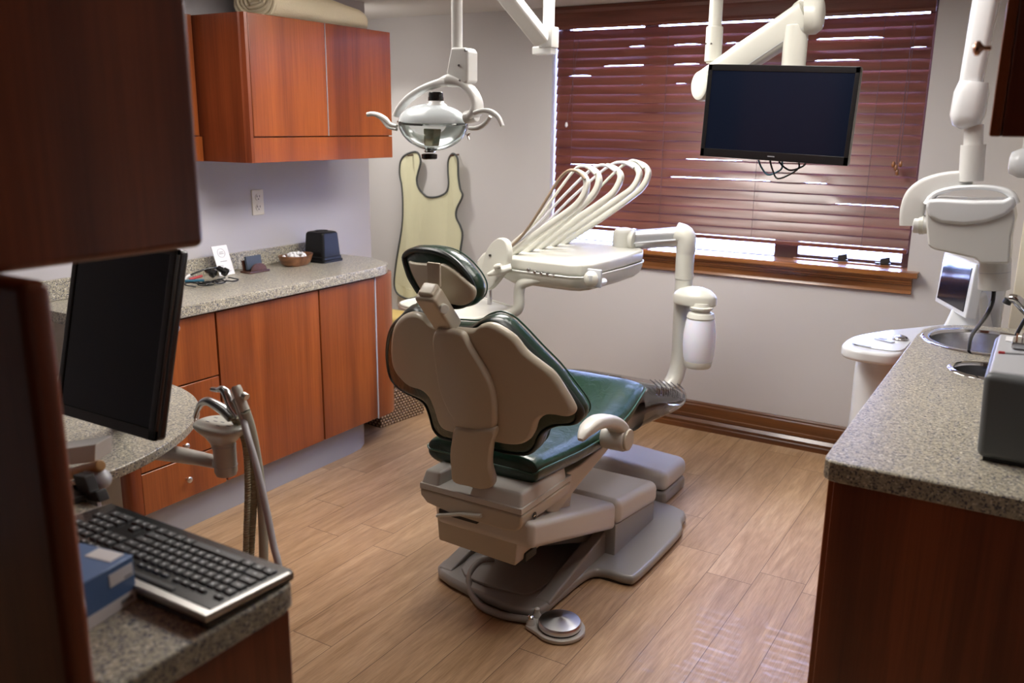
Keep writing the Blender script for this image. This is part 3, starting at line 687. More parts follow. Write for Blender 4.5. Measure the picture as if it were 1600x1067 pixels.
# maker's badge on the right rear face, release lever
bc_ = HY(827, 798, 2.104); bdx = V((1, 0, 0))
bad = build('badge', MB().tube([(-1.2405, 2.18, .425), (-1.2395, 2.18, .425)], [.012, .012], 20), M['dark'], dch)
build('badge_mark', MB().box(-1.2396, -1.2390, 2.173, 2.187, .4235, .4265), M['chrome'], bad)
pL = [HY(x, y, 2.10) for x, y in ((752, 806), (722, 803), (684, 805))]
build('release_lever', MB().tube(pL, [.010, .009, .010], 12, sq=(.55, 1, .6)), M['cream'], dch)
build('lever_slot', MB().box(-1.555, -1.41, 2.112, 2.14, .380, .395), M['dark'], dch)
# seat skirt
skp = [(846, 757), (870, 748), (905, 728), (940, 700), (968, 668), (975, 660), (960, 690), (935, 722), (905, 758), (870, 804), (856, 800)]
build('seat_skirt', MB().prism([HX(x, y, -1.262) for x, y in skp], (-.40, 0, 0), .006, 2, 40), M['shell'], dch, angle=50)
# cushions
def cush(secs, e=.45, n=36, xc=XC):
    out = []
    for y, zb, zt, hw, dx in secs:
        zc, hh = (zb+zt)/2, (zt-zb)/2; R = []
        for k in range(n):
            a = 2*PI*k/n; c_, s_ = math.cos(a), math.sin(a)
            R.append((xc+dx+hw*math.copysign(abs(c_)**e, c_), y, zc+hh*math.copysign(abs(s_)**(e+.25), s_)))
        out.append(R)
    return out
def dens(secs, n=4):
    P = catmull([V(s[:3]) for s in secs], n); Q = catmull([V((s[3], s[4], 0)) for s in secs], n)
    return [(p.x, p.y, p.z, q.x, q.y) for p, q in zip(P, Q)]
XS = XC-.008
seat = [(2.212, .520, .560, .195, 0), (2.215, .503, .582, .208, 0), (2.235, .496, .598, .214, 0), (2.35, .490, .592, .222, 0), (2.5, .482, .584, .230, 0), (2.68, .480, .590, .236, 0), (2.84, .505, .612, .236, 0), (2.97, .545, .640, .226, 0), (3.035, .565, .642, .215, 0), (3.06, .575, .630, .205, 0)]
sc_ = build('seat_cushion', MB().loft(cush(dens(seat), xc=XS)), M['green'], dch, angle=60)
def rim_line(secs, frac, sx, grow=1.004, xc=XS, ins=0):
    return [(xc+s[4]+sx*(s[3]*grow-ins), s[0], s[1]+(s[2]-s[1])*frac) for s in secs]
dd = dens(seat)
build('piping', MB().tube(rim_line(dd, .60, 1), .0035, 8).tube(rim_line(dd, .60, -1), .0035, 8).tube([(XS-.195, 2.211, .546), (XS, 2.209, .546), (XS+.195, 2.211, .546)], .0035, 8), M['piping'], sc_)
leg = [(3.02, .545, .612, .200, 0), (3.04, .535, .628, .210, 0), (3.12, .520, .612, .205, 0), (3.28, .480, .560, .192, .01), (3.42, .440, .512, .178, .02), (3.50, .425, .488, .168, .025), (3.53, .435, .475, .155, .025)]
lc = build('leg_cushion', MB().loft(cush(dens(leg), xc=XS)), M['footpad'], dch, angle=60)
build('footrest_frame', MB().hexa([(-1.62, 2.95, .43), (-1.30, 2.95, .43), (-1.33, 3.44, .395), (-1.58, 3.44, .395), (-1.64, 2.95, .52), (-1.28, 2.95, .52), (-1.31, 3.46, .43), (-1.60, 3.46, .43)], .02, 3), M['dove'], dch)
cov = [(3.02, .42, .636, .225, 0), (3.10, .415, .630, .222, 0), (3.28, .40, .578, .208, .01), (3.44, .388, .525, .196, .02), (3.54, .392, .492, .178, .025), (3.57, .41, .47, .15, .025)]
q = MB(); DC = dens(cov); secs = cush(DC, .5, 40, XS); q.loft(secs, caps=False)
q.bm.faces.new([q.bm.verts[i] for i in range(0)]) if False else None
build('clear_foot_cover', q, M['clear'], dch, angle=70, wn=False)
rb = MB()
for k in range(14):
    y = 3.14+.026*k; i = min(range(len(DC)), key=lambda j: abs(DC[j][0]-y)); s_ = DC[i]
    rb.tube([(XS+s_[4]+s_[3]*.86, y, s_[2]+.002), (XS+s_[4]+s_[3]*1.0, y, s_[2]-.022), (XS+s_[4]+s_[3]*1.005, y, s_[2]-.055)], .0022, 6, 3)
build('cover_pleats', rb, M['clear'], dch)
# backrest
T = math.radians(14); UPB = V((0, -math.sin(T), math.cos(T))); NB = V((0, math.cos(T), math.sin(T)))
PB = HX(700, 512, XC); KB = .80
def sb(u, v, ww): return PB+V((1, 0, 0))*u+UPB*v+NB*(ww+KB*u*u)
def onsurf(P0, X, U, N, K, px, py, ww):
    d = ray(px, py); off = ww; u = v = 0
    for _ in range(25):
        p = CC+d*((P0+N*off-CC).dot(N)/d.dot(N)); u = (p-P0).dot(X); v = (p-P0).dot(U); off = ww+K*u*u
    return u, v
def trB(pts, ww, ox=600, oy=460, s=3.3333): return [onsurf(PB, V((1, 0, 0)), UPB, NB, KB, ox+x/s, oy+y/s, ww) for x, y in pts]
shellpx = [(160, 97), (200, 115), (235, 150), (290, 168), (380, 178), (465, 184), (500, 162), (545, 152), (600, 170), (680, 225), (740, 300), (830, 370), (890, 420), (950, 510), (990, 580), (997, 612), (975, 632), (930, 625), (870, 622), (830, 635), (800, 665), (785, 715), (760, 755), (715, 780), (660, 782), (580, 768), (470, 745), (360, 718), (310, 700), (285, 665), (265, 600), (235, 530), (190, 490), (130, 470), (85, 430), (50, 380), (38, 320), (38, 240), (50, 170), (80, 125), (120, 100)]
cushpx = [(110, 88), (140, 58), (175, 50), (212, 66), (245, 105), (290, 140), (390, 150), (470, 152), (520, 122), (580, 107), (645, 128), (720, 195), (800, 280), (900, 380), (980, 480), (1040, 560), (1060, 610), (1045, 645), (1010, 657), (950, 660), (890, 682), (850, 722), (830, 775), (790, 812), (740, 818), (660, 808), (570, 785), (470, 770), (380, 745), (320, 727), (280, 682), (260, 612), (235, 550), (195, 518), (140, 492), (90, 457), (50, 400), (34, 310), (36, 220), (60, 140)]
build('backrest_shell', MB().pad(trB(shellpx, -.012), sb, -.020, .012, .014, k=6, n=3), M['shell'], dch, angle=50)
bcush = build('backrest_cushion', MB().pad(trB(cushpx, .045), sb, .012, .085, .030, k=7, n=3), M['green'], dch, angle=60)
ob = catmull([V((a, b, 0)) for a, b in trB(cushpx, .045)], 3, True); cxy = sum(ob, V((0, 0, 0)))/len(ob)
q = MB(); nO = len(ob)
q2 = []
for k in range(14):
    a = 2*PI*k/14; q2.append([sb(*(cxy+(p-cxy)*(1-.035+.03*math.cos(a))).xy, .030+.020*math.sin(a)) for p in ob])
rings = [[q.bm.verts.new(p) for p in R] for R in q2]; rings.append(rings[0])
for A, B in zip(rings, rings[1:]):
    for i in range(nO): q.bm.faces.new((A[i], A[(i+1) % nO], B[(i+1) % nO], B[i]))
build('border', q, M['greendk'], bcush, angle=60)
build('seam', MB().tube([sb(*(cxy+(p-cxy)*.985).xy, .078) for p in ob], .0028, 6, closed=True), M['piping'], bcush)
spinepx = [(262, 198), (290, 180), (375, 186), (418, 208), (450, 270), (510, 370), (558, 465), (580, 560), (582, 640), (578, 690), (550, 716), (460, 704), (372, 690), (365, 650), (330, 590), (290, 480), (268, 350), (256, 250)]
build('backrest_spine', MB().pad(trB(spinepx, -.035), sb, -.044, -.015, .012, k=5, n=4), M['shell'], dch, angle=50)
def sb2(u, v, ww): return PB+V((1, 0, 0))*u+UPB*v+NB*(ww+.02*min(0, v+.42)*-2)
lowpx = [(372, 692), (460, 702), (578, 700), (560, 790), (552, 900), (572, 990), (520, 1016), (440, 1000), (362, 975), (350, 900), (345, 830), (352, 770)]
build('backrest_stem', MB().pad(trB(lowpx, -.045), sb, -.052, -.018, .010, k=5, n=4), M['shell'], dch, angle=50)
# headrest
PH = HX(697, 434, XC); TH = math.radians(2); UPH = V((0, -math.sin(TH), math.cos(TH))); NH = V((0, math.cos(TH), math.sin(TH))); KH = 1.0
def sh(u, v, ww): return PH+V((1, 0, 0))*u+UPH*v+NH*(ww+KH*u*u+.8*v*v)
def trH(pts, ww, s=6.668, ox=600, oy=360):
    out = []
    for x, y in pts:
        d = ray(ox+x/s, oy+y/s); off = ww; 
        for _ in range(30):
            p = CC+d*((PH+NH*off-CC).dot(NH)/d.dot(NH)); u = (p-PH).x; v = (p-PH).dot(UPH); off = ww+KH*u*u+.8*v*v
        out.append((u, v))
    return out
hrc = [(240, 240), (275, 190), (350, 157), (470, 155), (600, 175), (720, 222), (830, 300), (920, 395), (990, 490), (1030, 590), (1020, 690), (970, 757), (900, 790), (830, 800), (740, 790), (640, 770), (540, 745), (460, 700), (405, 640), (350, 555), (300, 465), (262, 350)]
hrs = [(275, 315), (340, 330), (560, 345), (640, 347), (750, 412), (860, 505), (940, 575), (968, 630), (955, 700), (900, 752), (820, 778), (730, 765), (620, 745), (500, 700), (425, 640), (365, 550), (315, 450), (285, 370)]
hc = build('headrest_cushion', MB().pad(trH(hrc, .03), sh, .0, .070, .034, k=6, n=4), M['green'], dch, angle=60)
oh = catmull([V((a, b, 0)) for a, b in trH(hrc, .03)], 3, True); ch_ = sum(oh, V((0, 0, 0)))/len(oh)
build('stitching', MB().tube([sh(*(ch_+(p-ch_)*.93).xy, .069) for p in oh], .0022, 6, closed=True), M['piping'], hc)
build('border', MB().tube([sh(*(ch_+(p-ch_)*.90).xy, .004) for p in oh], .009, 8, closed=True), M['greendk'], hc)
build('headrest_shell', MB().pad(trH(hrs, .0), sh, -.014, .006, .010, k=5, n=4), M['shell'], dch, angle=50)
A_ = HX(683, 455, XC)+V((0, -.055, 0)); B_ = HX(705, 508, XC)+V((0, -.025, 0))
ht = thing  # (no-op alias)
ax_ = (B_-A_).normalized(); sx_ = V((1, 0, 0)); ny_ = ax_.cross(sx_).normalized()
hs = build('headrest_bracket', MB().obox((A_+B_)/2+V((0, .012, 0)), sx_*.036, ny_*.026, ax_*((B_-A_).length/2+.004), .010, 3), M['shell'], dch)
build('bracket_knob', MB().cyl((A_+B_)/2+sx_*.030+ny_*0-ax_*.02, (A_+B_)/2+sx_*.052-ax_*.02+V((0, -.015, 0)), .014, n=20, bev=.004), M['cream'], hs)
build('slide_bar', MB().obox(B_+ax_*.006+V((0, .016, 0)), sx_*.021, ny_*.005, ax_*.030, .002), M['alu'], dch)
build('headrest_track', MB().obox(HX(682, 428, XC)+V((0, -.012, 0)), sx_*.023, V((0, .005, 0)), V((0, 0, .034)), .004), M['shell'], dch)
build('track_yoke', MB().obox(A_+V((0, .02, .004)), sx_*.026, ny_*.022, ax_*.016, .008, 3), M['shell'], dch)
# armrests
def armrest(xa, side, pts, hub):
    P = [HX(x, y, xa) for x, y in pts]; P = [P[0]+(P[0]-P[1])*.25]+P[1:]
    a = build('armrest', MB().tube(P, [.010, .026, .031, .033, .036, .030], 20, 6, sq=(1.0, .72, .7), up=(1, 0, 0)), M['dove'], dch)
    h = HX(*hub, xa)
    build('hub', MB().cyl(h-V((.055*side, 0, 0)), h+V((.034*side, 0, 0)), .044, n=32, bev=.010), M['dove'], a)
    build('hub_cap', MB().cyl(h+V((.033*side, 0, 0)), h+V((.044*side, 0, 0)), .038, n=32, bev=.005), M['shell'], a)
armrest(-1.175, 1, [(909, 684), (917, 671), (934, 659), (954, 659), (967, 670), (966, 684)], (966, 684))
# far armrest: same shape mirrored, only its tip shows past the backrest
far = MB(); src = [HX(x, y, -1.175) for x, y in [(909, 684), (917, 671), (934, 659), (954, 659), (967, 670), (966, 684)]]
tip = HX(661, 628, -1.80); sh_ = V((0, tip.y-src[0].y, tip.z-src[0].z))
fa = build('armrest', MB().tube([V((-1.80, p.y, p.z))+sh_ for p in src], [.022, .030, .032, .033, .036, .030], 20, 6, sq=(1.0, .85, .7), up=(1, 0, 0)), M['dove'], dch)
h = V((-1.80, src[-1].y, src[-1].z))+sh_
build('hub', MB().cyl(h+V((.09, 0, 0)), h-V((.034, 0, 0)), .044, n=32, bev=.010), M['dove'], fa)
# foot control
fp = thing('foot_control', 'round polished steel foot pedal on the floor behind the chair base', 'foot pedal', (-1.19, 2.263, 0))
pc_ = V((-1.185, 2.262, 0)); hose_end = HZ(830, 968, .015)
pts = []
for k in range(24):
    a = 2*PI*k/24; pts.append(pc_+V((.083*math.cos(a), .083*math.sin(a), 0)))
ang = math.atan2(hose_end.y-pc_.y, hose_end.x-pc_.x)
pts2 = [pc_+V((.083*math.cos(ang+a), .083*math.sin(ang+a), 0)) for a in [PI*.28+ (2*PI-2*PI*.28)*k/22 for k in range(23)]]
dn = V((math.cos(ang), math.sin(ang), 0)); sd = V((-dn.y, dn.x, 0))
pts2 += [pc_+dn*.105-sd*.040, pc_+dn*.112, pc_+dn*.105+sd*.040]
build('plate', MB().prism([p+V((0, 0, .002)) for p in pts2], (0, 0, .014), .004, 2, 50), M['dove'], fp)
build('disc', MB().lathe([(.066, .020), (.069, .022), (.070, .034), (.066, .040), (.030, .0475), (.001, .052)], pc_, n=96), M['spun'], fp, wn=False)
build('rubber_ring', MB().lathe([(.060, .014), (.068, .015), (.068, .022), (.060, .022)], pc_, n=40), M['blackm'], fp)
for sgn in (-1, 1):
    p = pc_+dn*.092+sd*.026*sgn
    b = build('boss', MB().lathe([(.015, .014), (.014, .022), (.010, .028), (.009, .034)], p, n=20), M['dove'], fp)
    build('button', MB().lathe([(.008, .034), (.009, .036), (.009, .044), (.005, .047), (.001, .048)], p, n=16), M['chrome'] if sgn == 1 else M['cream'], b)
hp = [HZ(x, y, z) for x, y, z in ((772, 873, .055), (750, 878, .05), (736, 894, .045), (733, 914, .035), (741, 934, .02), (757, 950, .015), (787, 962, .015), (832, 969, .016))]
build('hose', MB().tube(hp, .0125, 12, 6), M['hoset'].copy() if False else M['basegrey'], fp)
# utility box behind the chair
ub = thing('utility_box', 'low rounded light grey floor box between the chair base and the window wall', 'floor box', (-1.5, 3.48, 0))
build('base', MB().box(-1.86, -1.262, 3.35, 3.60, 0, .062, .018, 3), M['basegrey'], ub)
build('cover', MB().hexa([(-1.864, 3.345, .062), (-1.258, 3.345, .062), (-1.258, 3.605, .062), (-1.864, 3.605, .062), (-1.86, 3.352, .185), (-1.262, 3.352, .150), (-1.262, 3.60, .150), (-1.86, 3.60, .185)], .032, 5), M['dove'], ub)

# ================================================================ DELIVERY UNIT
du = thing('delivery_unit', 'ivory dental delivery unit with five arched instrument whips on a bent post', 'delivery unit', (-1.45, 3.55, .14))
PX, PYY = HY(1066, 480, 3.7).x, 3.7
build('post', MB().tube([(XC-.03, 3.15, .40), (XC-.02, 3.35, .40), (PX-.06, 3.52, .405), (PX-.018, 3.65, .45), (PX, 3.7, .55), (PX, 3.7, .75), (PX, 3.7, .935)], .038, 24, 5), M['cream'], du, angle=60)
build('post_collar', MB().cyl((PX, 3.7, .935), (PX, 3.7, 1.075), .0405, n=32, bev=.004), M['cream'], du)
top = V((PX, 3.7, 1.115)); kn = HY(976, 374, 3.62)
build('elbow', MB().tube([(PX, 3.7, 1.05), (PX, 3.7, 1.09), (PX-.012, 3.7, 1.125), (PX-.045, 3.695, 1.135)], [.041, .045, .050, .050], 24, 4), M['cream'], du)
ar = build('arm', MB().tube([V((PX-.02, 3.695, 1.125)), kn+V((.03, 0, .0))], .043, 28, sq=(1, .85, .75), up=(0, 0, 1)), M['alu'], du)
build('arm_stripe', MB().tube([V((PX-.03, 3.650, 1.112)), kn+V((.04, -.045, -.012))], .004, 6), M['lgrey'], ar)
build('knuckle', MB().tube([kn+V((0, 0, -.05)), kn+V((0, 0, -.035)), kn+V((0, 0, .03)), kn+V((0, 0, .046)), kn+V((0, 0, .053))], [.050, .054, .054, .042, .015], 28), M['cream'], du)
build('knuckle_disc', MB().cyl(kn+V((.035, -.02, 0)), kn+V((.062, -.02, 0)), .044, n=32, bev=.010), M['cream'], du)
hz0, hz1 = .972, 1.070
hp_ = [(-1.935, 3.075), (-1.90, 3.045), (-1.585, 3.030), (-1.545, 3.045), (-1.520, 3.10), (-1.502, 3.35), (-1.505, 3.56), (-1.53, 3.62), (-1.86, 3.66), (-1.90, 3.62)]
hd = build('control_head', MB().prism([(x, y, 1.018) for x, y in hp_], (0, 0, hz1-1.018), .014, 3, 40), M['cream'], du)
def inset(P, s): 
    c = sum((V((x, y, 0)) for x, y in P), V((0, 0, 0)))/len(P); return [((V((x, y, 0))-c)*s+c).xy for x, y in P]
lw = MB(); a_ = inset(hp_, 1.0); b_ = inset(hp_, .86)
lw.loft([[(x, y, 1.014) for x, y in a_], [(x, y, 1.000) for x, y in a_], [(x, y, .972) for x, y in inset(hp_, .95)], [(x, y, .955) for x, y in b_]])
build('lower_shell', lw, M['cream'], hd, angle=50)
build('trim_bead', MB().tube([(x, y, 1.016) for x, y in inset(hp_, 1.006)], .0035, 8, closed=True), M['white'], hd)
for i, (x, y) in enumerate(((828, 420), (838, 424), (848, 426), (858, 427), (868, 429))):
    p = HY(x, y, 3.045); build('toggle', MB().cyl(p+V((0, .01, 0)), p-V((0, .016, .003)), .0075, n=16, bev=.003), M['steel'] if i < 4 else M['chrome'], hd)
rc = HY(925, 435, 3.035)
build('pocket', MB().obox(rc+V((0, .022, -.002)), V((.032, -.002, 0)), V((0, .008, 0)), V((0, 0, .036)), .006), M['lgrey'], hd)
vk = build('round_vent', MB().ell(rc+V((.002, -.012, 0)), .030, .024, .032, 16), M['cream'], hd)
for s_ in (-1, 0, 1): build('slot', MB().obox(rc+V((.008+.007*s_, -.034+abs(s_)*.002, .006)), V((.0015, 0, 0)), V((0, .003, 0)), V((0, 0, .010))), M['lgrey'], vk)
build('underside_lamp', MB().ell(rc+V((-.065, .15, -.038)), .055, .05, .024, 14), M['bottle'], hd)
plate = [(771, 376), (781, 372), (790, 379), (793, 398), (788, 420), (775, 440), (762, 453), (752, 451), (750, 435), (753, 412), (760, 390)]
bp2 = build('flag_plate', MB().prism([HY(x, y, 2.985) for x, y in [(p.x, p.y) for p in catmull([(a, b, 0) for a, b in plate], 4, True)]], (.012, .024, 0), .005, 2, 50), M['cream'], du, angle=50)
q = HY(765, 399, 2.98); build('screw_hole', MB().cyl(q, q+V((0, .012, 0)), .005, n=12), M['dark'], bp2)
h0, h1, h2 = HY(799, 418, 3.0), HY(780, 424, 2.97), HY(762, 429, 2.95)
hn = build('position_handle', MB().tube([h0, (h0+h1)/2, h1, h2], [.016, .017, .019, .006], 16, 5), M['cream'], du)
build('thumb_lever', MB().tube([h1+V((.01, -.01, .004)), HY(776, 417, 2.95), HY(783, 415, 2.95)], [.012, .013, .009], 12, 4), M['cream'], hn)
bodyL = [HY(x, y, 3.10) for x, y in ((742, 408), (752, 396), (765, 390), (778, 402), (775, 425), (760, 437), (745, 425))]
build('swivel_housing', MB().prism(bodyL, (.03, .09, 0), .014, 3, 30), M['cream'], du, angle=60)
# five whips
wh = [[(796, 399), (850, 358), (893, 327), (910, 309), (917, 290), (913, 275), (902, 267)], [(821, 393), (872, 352), (912, 319), (929, 301), (936, 282), (931, 268), (917, 260)],
      [(841, 388), (900, 344), (944, 313), (962, 296), (970, 276), (962, 264), (948, 258)], [(861, 383), (915, 345), (970, 308), (990, 292), (999, 272), (990, 258), (972, 254)],
      [(878, 380), (940, 340), (985, 308), (1004, 292), (1013, 272), (1007, 259), (992, 252)]]
hs_ = [[(914, 280), (903, 268), (888, 267), (872, 282), (850, 318), (824, 358), (803, 381), (780, 397)], [(930, 272), (918, 261), (905, 260), (892, 272), (868, 304), (835, 348), (800, 380), (782, 394)],
       [(962, 268), (948, 259), (932, 260), (912, 275), (875, 312), (840, 350), (806, 380), (783, 394)], [(990, 262), (975, 254), (958, 256), (935, 272), (890, 312), (850, 352), (815, 380), (790, 394)],
       [(1006, 263), (994, 252), (982, 253), (962, 268), (930, 300), (885, 345), (850, 375), (820, 390)]]
hm = ['hosebr', 'cream', 'hoseg', 'hoseg', 'hosegr']
for i in range(5):
    yy = 3.12+.105*i
    P = [HY(x, y, yy) for x, y in wh[i]]
    b = P[0]; d = (P[1]-P[0]).normalized()
    wv = build('whip_arm', MB().tube([b-d*.03]+P[1:], [.021, .019, .017, .016, .015, .013, .010], 14, 6, sq=(1, .8, .6), up=(0, 1, 0)), M['cream'], du, angle=60)
    build('whip_foot', MB().hexa([b+V((-.035, -.03, -.05)), b+V((.04, -.03, -.05)), b+V((.04, .03, -.05)), b+V((-.035, .03, -.05)), b+V((-.02, -.018, .004)), b+V((.012, -.018, .012)), b+V((.012, .018, .012)), b+V((-.02, .018, .004))], .004), M['cream'], wv)
    Q = [HY(x, y, yy-.018-.012*(k > 3)) for k, (x, y) in enumerate(hs_[i])]
    build('hose', MB().tube(Q, .0062, 10, 6), M[hm[i]], wv, angle=60)
# bottle on the post
bh = HY(1093, 468, 3.62); bb = HY(1094, 520, 3.62)
build('bottle_cap_arm', MB().loft([[(bh.x-.032+.098*r*math.cos(a), bh.y+.03+.062*r*math.sin(a), z) for a in [2*PI*k/28 for k in range(28)]] for r, z in ((.94, bh.z-.030), (1.0, bh.z-.024), (1.0, bh.z+.006), (.92, bh.z+.018), (.70, bh.z+.036), (.4, bh.z+.046), (.02, bh.z+.050))]), M['cream'], du)
B = V((bb.x-.002, 3.62, HY(1090, 574, 3.62).z)); 
bt = build('water_bottle', MB().lathe([(.058, .026), (.066, .05), (.0705, .10), (.070, .15), (.063, .205), (.058, .222)], B, n=36), M['bottle'], du)
build('bottle_foot', MB().lathe([(.040, .0), (.052, .002), (.059, .010), (.062, .030), (.060, .034)], B, n=36), M['cream'], bt)
build('bottle_neck', MB().lathe([(.058, .220), (.061, .228), (.054, .246), (.040, .252), (.040, .262), (.050, .264), (.051, .272), (.040, .276), (.036, .29)], B, n=36), M['cream'], bt)
# tray and its arm
tz = .815
tcorn = [(-2.40, 2.93), (-1.93, 2.80), (-1.86, 3.14), (-2.34, 3.34)]
def rpoly(P, r, n=6):
    out = []; N = len(P)
    for i in range(N):
        a, b, c = V((*P[i-1], 0)), V((*P[i], 0)), V((*P[(i+1) % N], 0))
        u, v = (a-b).normalized(), (c-b).normalized()
        for k in range(n+1):
            t = k/n; p = b+u*r*(1-t)**2+v*r*t**2; out.append((p.x, p.y))
    return out
tr = rpoly(tcorn, .09)
ty = build('instrument_tray', MB().prism([(x, y, tz) for x, y in tr], (0, 0, .020), .006, 2, 50), M['cream'], du)
build('tray_rim', MB().tube([(x, y, tz+.020) for x, y in inset(tr, .97)], .006, 8, closed=True), M['cream'], ty)
ap_ = [HY(x, y, 3.06) for x, y in ((850, 437), (832, 439), (815, 444), (811, 458), (811, 475), (806, 486), (790, 491), (772, 493))]
build('tray_arm', MB().tube(ap_, [.014, .018, .023, .023, .023, .023, .021, .018], 18, 5), M['cream'], du, angle=60)
p = HY(765, 455, 3.15); build('tray_spindle', MB().cyl((p.x, p.y, tz+.02), (p.x, p.y, 1.0), .010, n=14), M['steel'], du)

# ================================================================ OPERATING LIGHT
ol = thing('operating_light', 'white ceiling-hung dental light with clear shield and two curved handles', 'dental light', (-1.48, 2.6, CEIL))
LP = HY(714, 75, 2.25); LT = V((LP.x, 2.25, 2.10)); PV_ = HY(860, 60, 2.6); PV_.x = -1.46
build('ceiling_post', MB().cyl((PV_.x, 2.6, PV_.z+.01), (PV_.x, 2.6, CEIL-.001), .0185, n=24), M['white'], ol)
build('post_clamp', MB().box(PV_.x-.024, PV_.x+.026, 2.575, 2.625, PV_.z-.03, PV_.z+.035, .005).box(PV_.x-.050, PV_.x+.020, 2.58, 2.62, PV_.z-.050, PV_.z-.025, .004), M['white'], ol)
j0 = V((PV_.x-.006, 2.573, PV_.z-.008)); j1 = LT+V((.02, 0, .01)); dd_ = (j1-j0).normalized(); n1 = dd_.cross(V((0, 1, 0))).normalized(); n2 = dd_.cross(n1)
arm = build('spring_arm', MB().obox((j0+j1)/2, dd_*((j1-j0).length/2), n1*.026, n2*.022, .008, 3), M['white'], ol)
build('cover_slot', MB().obox((j0*3+j1)/4-V((0, .0225, 0)), dd_*.03, n1*.001, n2*.001), M['grey_text'], arm)
build('lamp_knuckle', MB().ell(LT+V((0, 0, .01)), .032, .032, .04), M['white'], ol)
build('drop_tube', MB().cyl(LT, LP-V((0, 0, .01)), .0165, n=24), M['white'], ol)
def LPX(x, y, Y=2.25): return HY(x, y, Y)
bkt = [(704, 74), (726, 74), (731, 80), (731, 128), (722, 133), (698, 124), (697, 112)]
br = build('bracket', MB().prism([LPX(x, y, 2.225) for x, y in bkt], (0, .055, 0), .007, 3, 30), M['white'], ol, angle=50)
for x, y in ((717, 102), (727, 79), (718, 126)):
    p = LPX(x, y, 2.223); build('screw', MB().cyl(p+V((0, .004, 0)), p-V((0, .001, 0)), .0035, n=10), M['steel'], br)
yk = [(619, 181), (628, 166), (643, 151), (664, 138), (690, 129), (706, 126), (724, 131), (738, 144), (745, 160), (744, 174), (736, 182)]
build('yoke', MB().tube([LPX(x, y, 2.245) for x, y in yk], [.010, .012, .013, .013, .015, .024, .016, .015, .016, .018, .014], 16, 5, sq=(.8, 1.5, .7), up=(0, 0, 1)), M['white'], ol, angle=60)
LC = LPX(676, 196)                                  # centre of the lamp head
lx = V((1, 0, -.03)).normalized(); ly = V((0, 1, 0)); lz = V((.03, 0, 1)).normalized()
def half(rx, ry, rz, z0, sgn, n=16, m=40, e=1.0, p=.8):
    secs = []
    for i in range(n+1):
        t = i/n*PI/2; k = math.cos(t)**p
        if i == n: k = .01
        secs.append([LC+lx*rx*k*math.copysign(abs(math.cos(2*PI*j/m))**e, math.cos(2*PI*j/m))+ly*ry*k*math.sin(2*PI*j/m)+lz*(z0+sgn*rz*math.sin(t)) for j in range(m)])
    return secs
build('back_housing', MB().loft(half(.117, .085, .058, .008, 1, p=1.0), caps=False), M['dome'], ol, wn=False)
build('reflector', MB().loft(half(.108, .078, .058, .004, 1, p=.8), caps=False), M['reflector'], ol, wn=False)
build('shield', MB().loft(half(.118, .086, .086, .010, -1, p=1.05), caps=False), M['shield'], ol, wn=False)
build('shield_rim', MB().tube([LC+lx*.117*math.cos(a)+ly*.086*math.sin(a)+lz*(.010+.008*math.sin(a)) for a in [2*PI*k/40 for k in range(40)]], .0035, 8, closed=True), M['shield'], ol)
bs = build('bulb_socket', MB().hexa([LC+lx*a+ly*b+lz*c for a, b, c in ((-.019, -.018, -.062), (.013, -.018, -.062), (.013, .018, -.062), (-.019, .018, -.062), (-.021, -.02, -.010), (.020, -.02, -.010), (.020, .02, -.010), (-.021, .02, -.010))], .003), mat('smoked_bulb_block', (.16, .16, .10), .25, metal=.4), ol)
k0 = LPX(671, 236); build('socket_ring', MB().lathe([(.016, 0), (.018, .004), (.012, .008), (.018, .012), (.016, .016)], k0-V((0, 0, .004)), n=20), M['chrome'], bs)
build('bottom_knob', MB().lathe([(.020, 0), (.0245, .003), (.0245, .016), (.018, .018)], LPX(671, 249), n=32), M['black'], bs)
k1 = LPX(681, 164)
build('top_collar', MB().lathe([(.040, -.012), (.034, .0), (.026, .006), (.024, .012)], k1, n=28), M['white'], ol)
build('top_cap', MB().lathe([(.023, .010), (.024, .012), (.024, .022), (.0225, .024), (.0225, .034), (.020, .038)], k1, n=28), M['black'], ol)
build('hub', MB().cyl(LPX(727, 184), LPX(745, 180), .019, n=24, bev=.004), M['white'], ol)
for nm, pts, r in (('handle', [(620, 197), (610, 194), (602, 186), (592, 180), (582, 178), (575, 179)], [.006, .007, .009, .009, .009, .009]), ('handle', [(620, 202), (607, 199), (601, 192), (594, 184), (588, 181)], [.006, .006, .006, .006, .006]),
                   ('handle', [(742, 177), (755, 173), (768, 175), (779, 184), (785, 197)], [.010, .009, .009, .008, .007]), ('handle', [(733, 200), (746, 200), (758, 193), (766, 182)], [.007, .009, .008, .006])):
    build(nm, MB().tube([LPX(x, y, 2.22) for x, y in pts], r, 14, 6, sq=(1, .8, .8), up=(0, 1, 0)), M['white'], ol)
p = LPX(731, 212, 2.19); build('wing_screw', MB().tube([p+V((-.008, 0, .006)), p, p+V((.004, 0, -.012))], .003, 8).tube([p+V((.006, 0, .008)), p], .003, 8), M['satin'], ol)

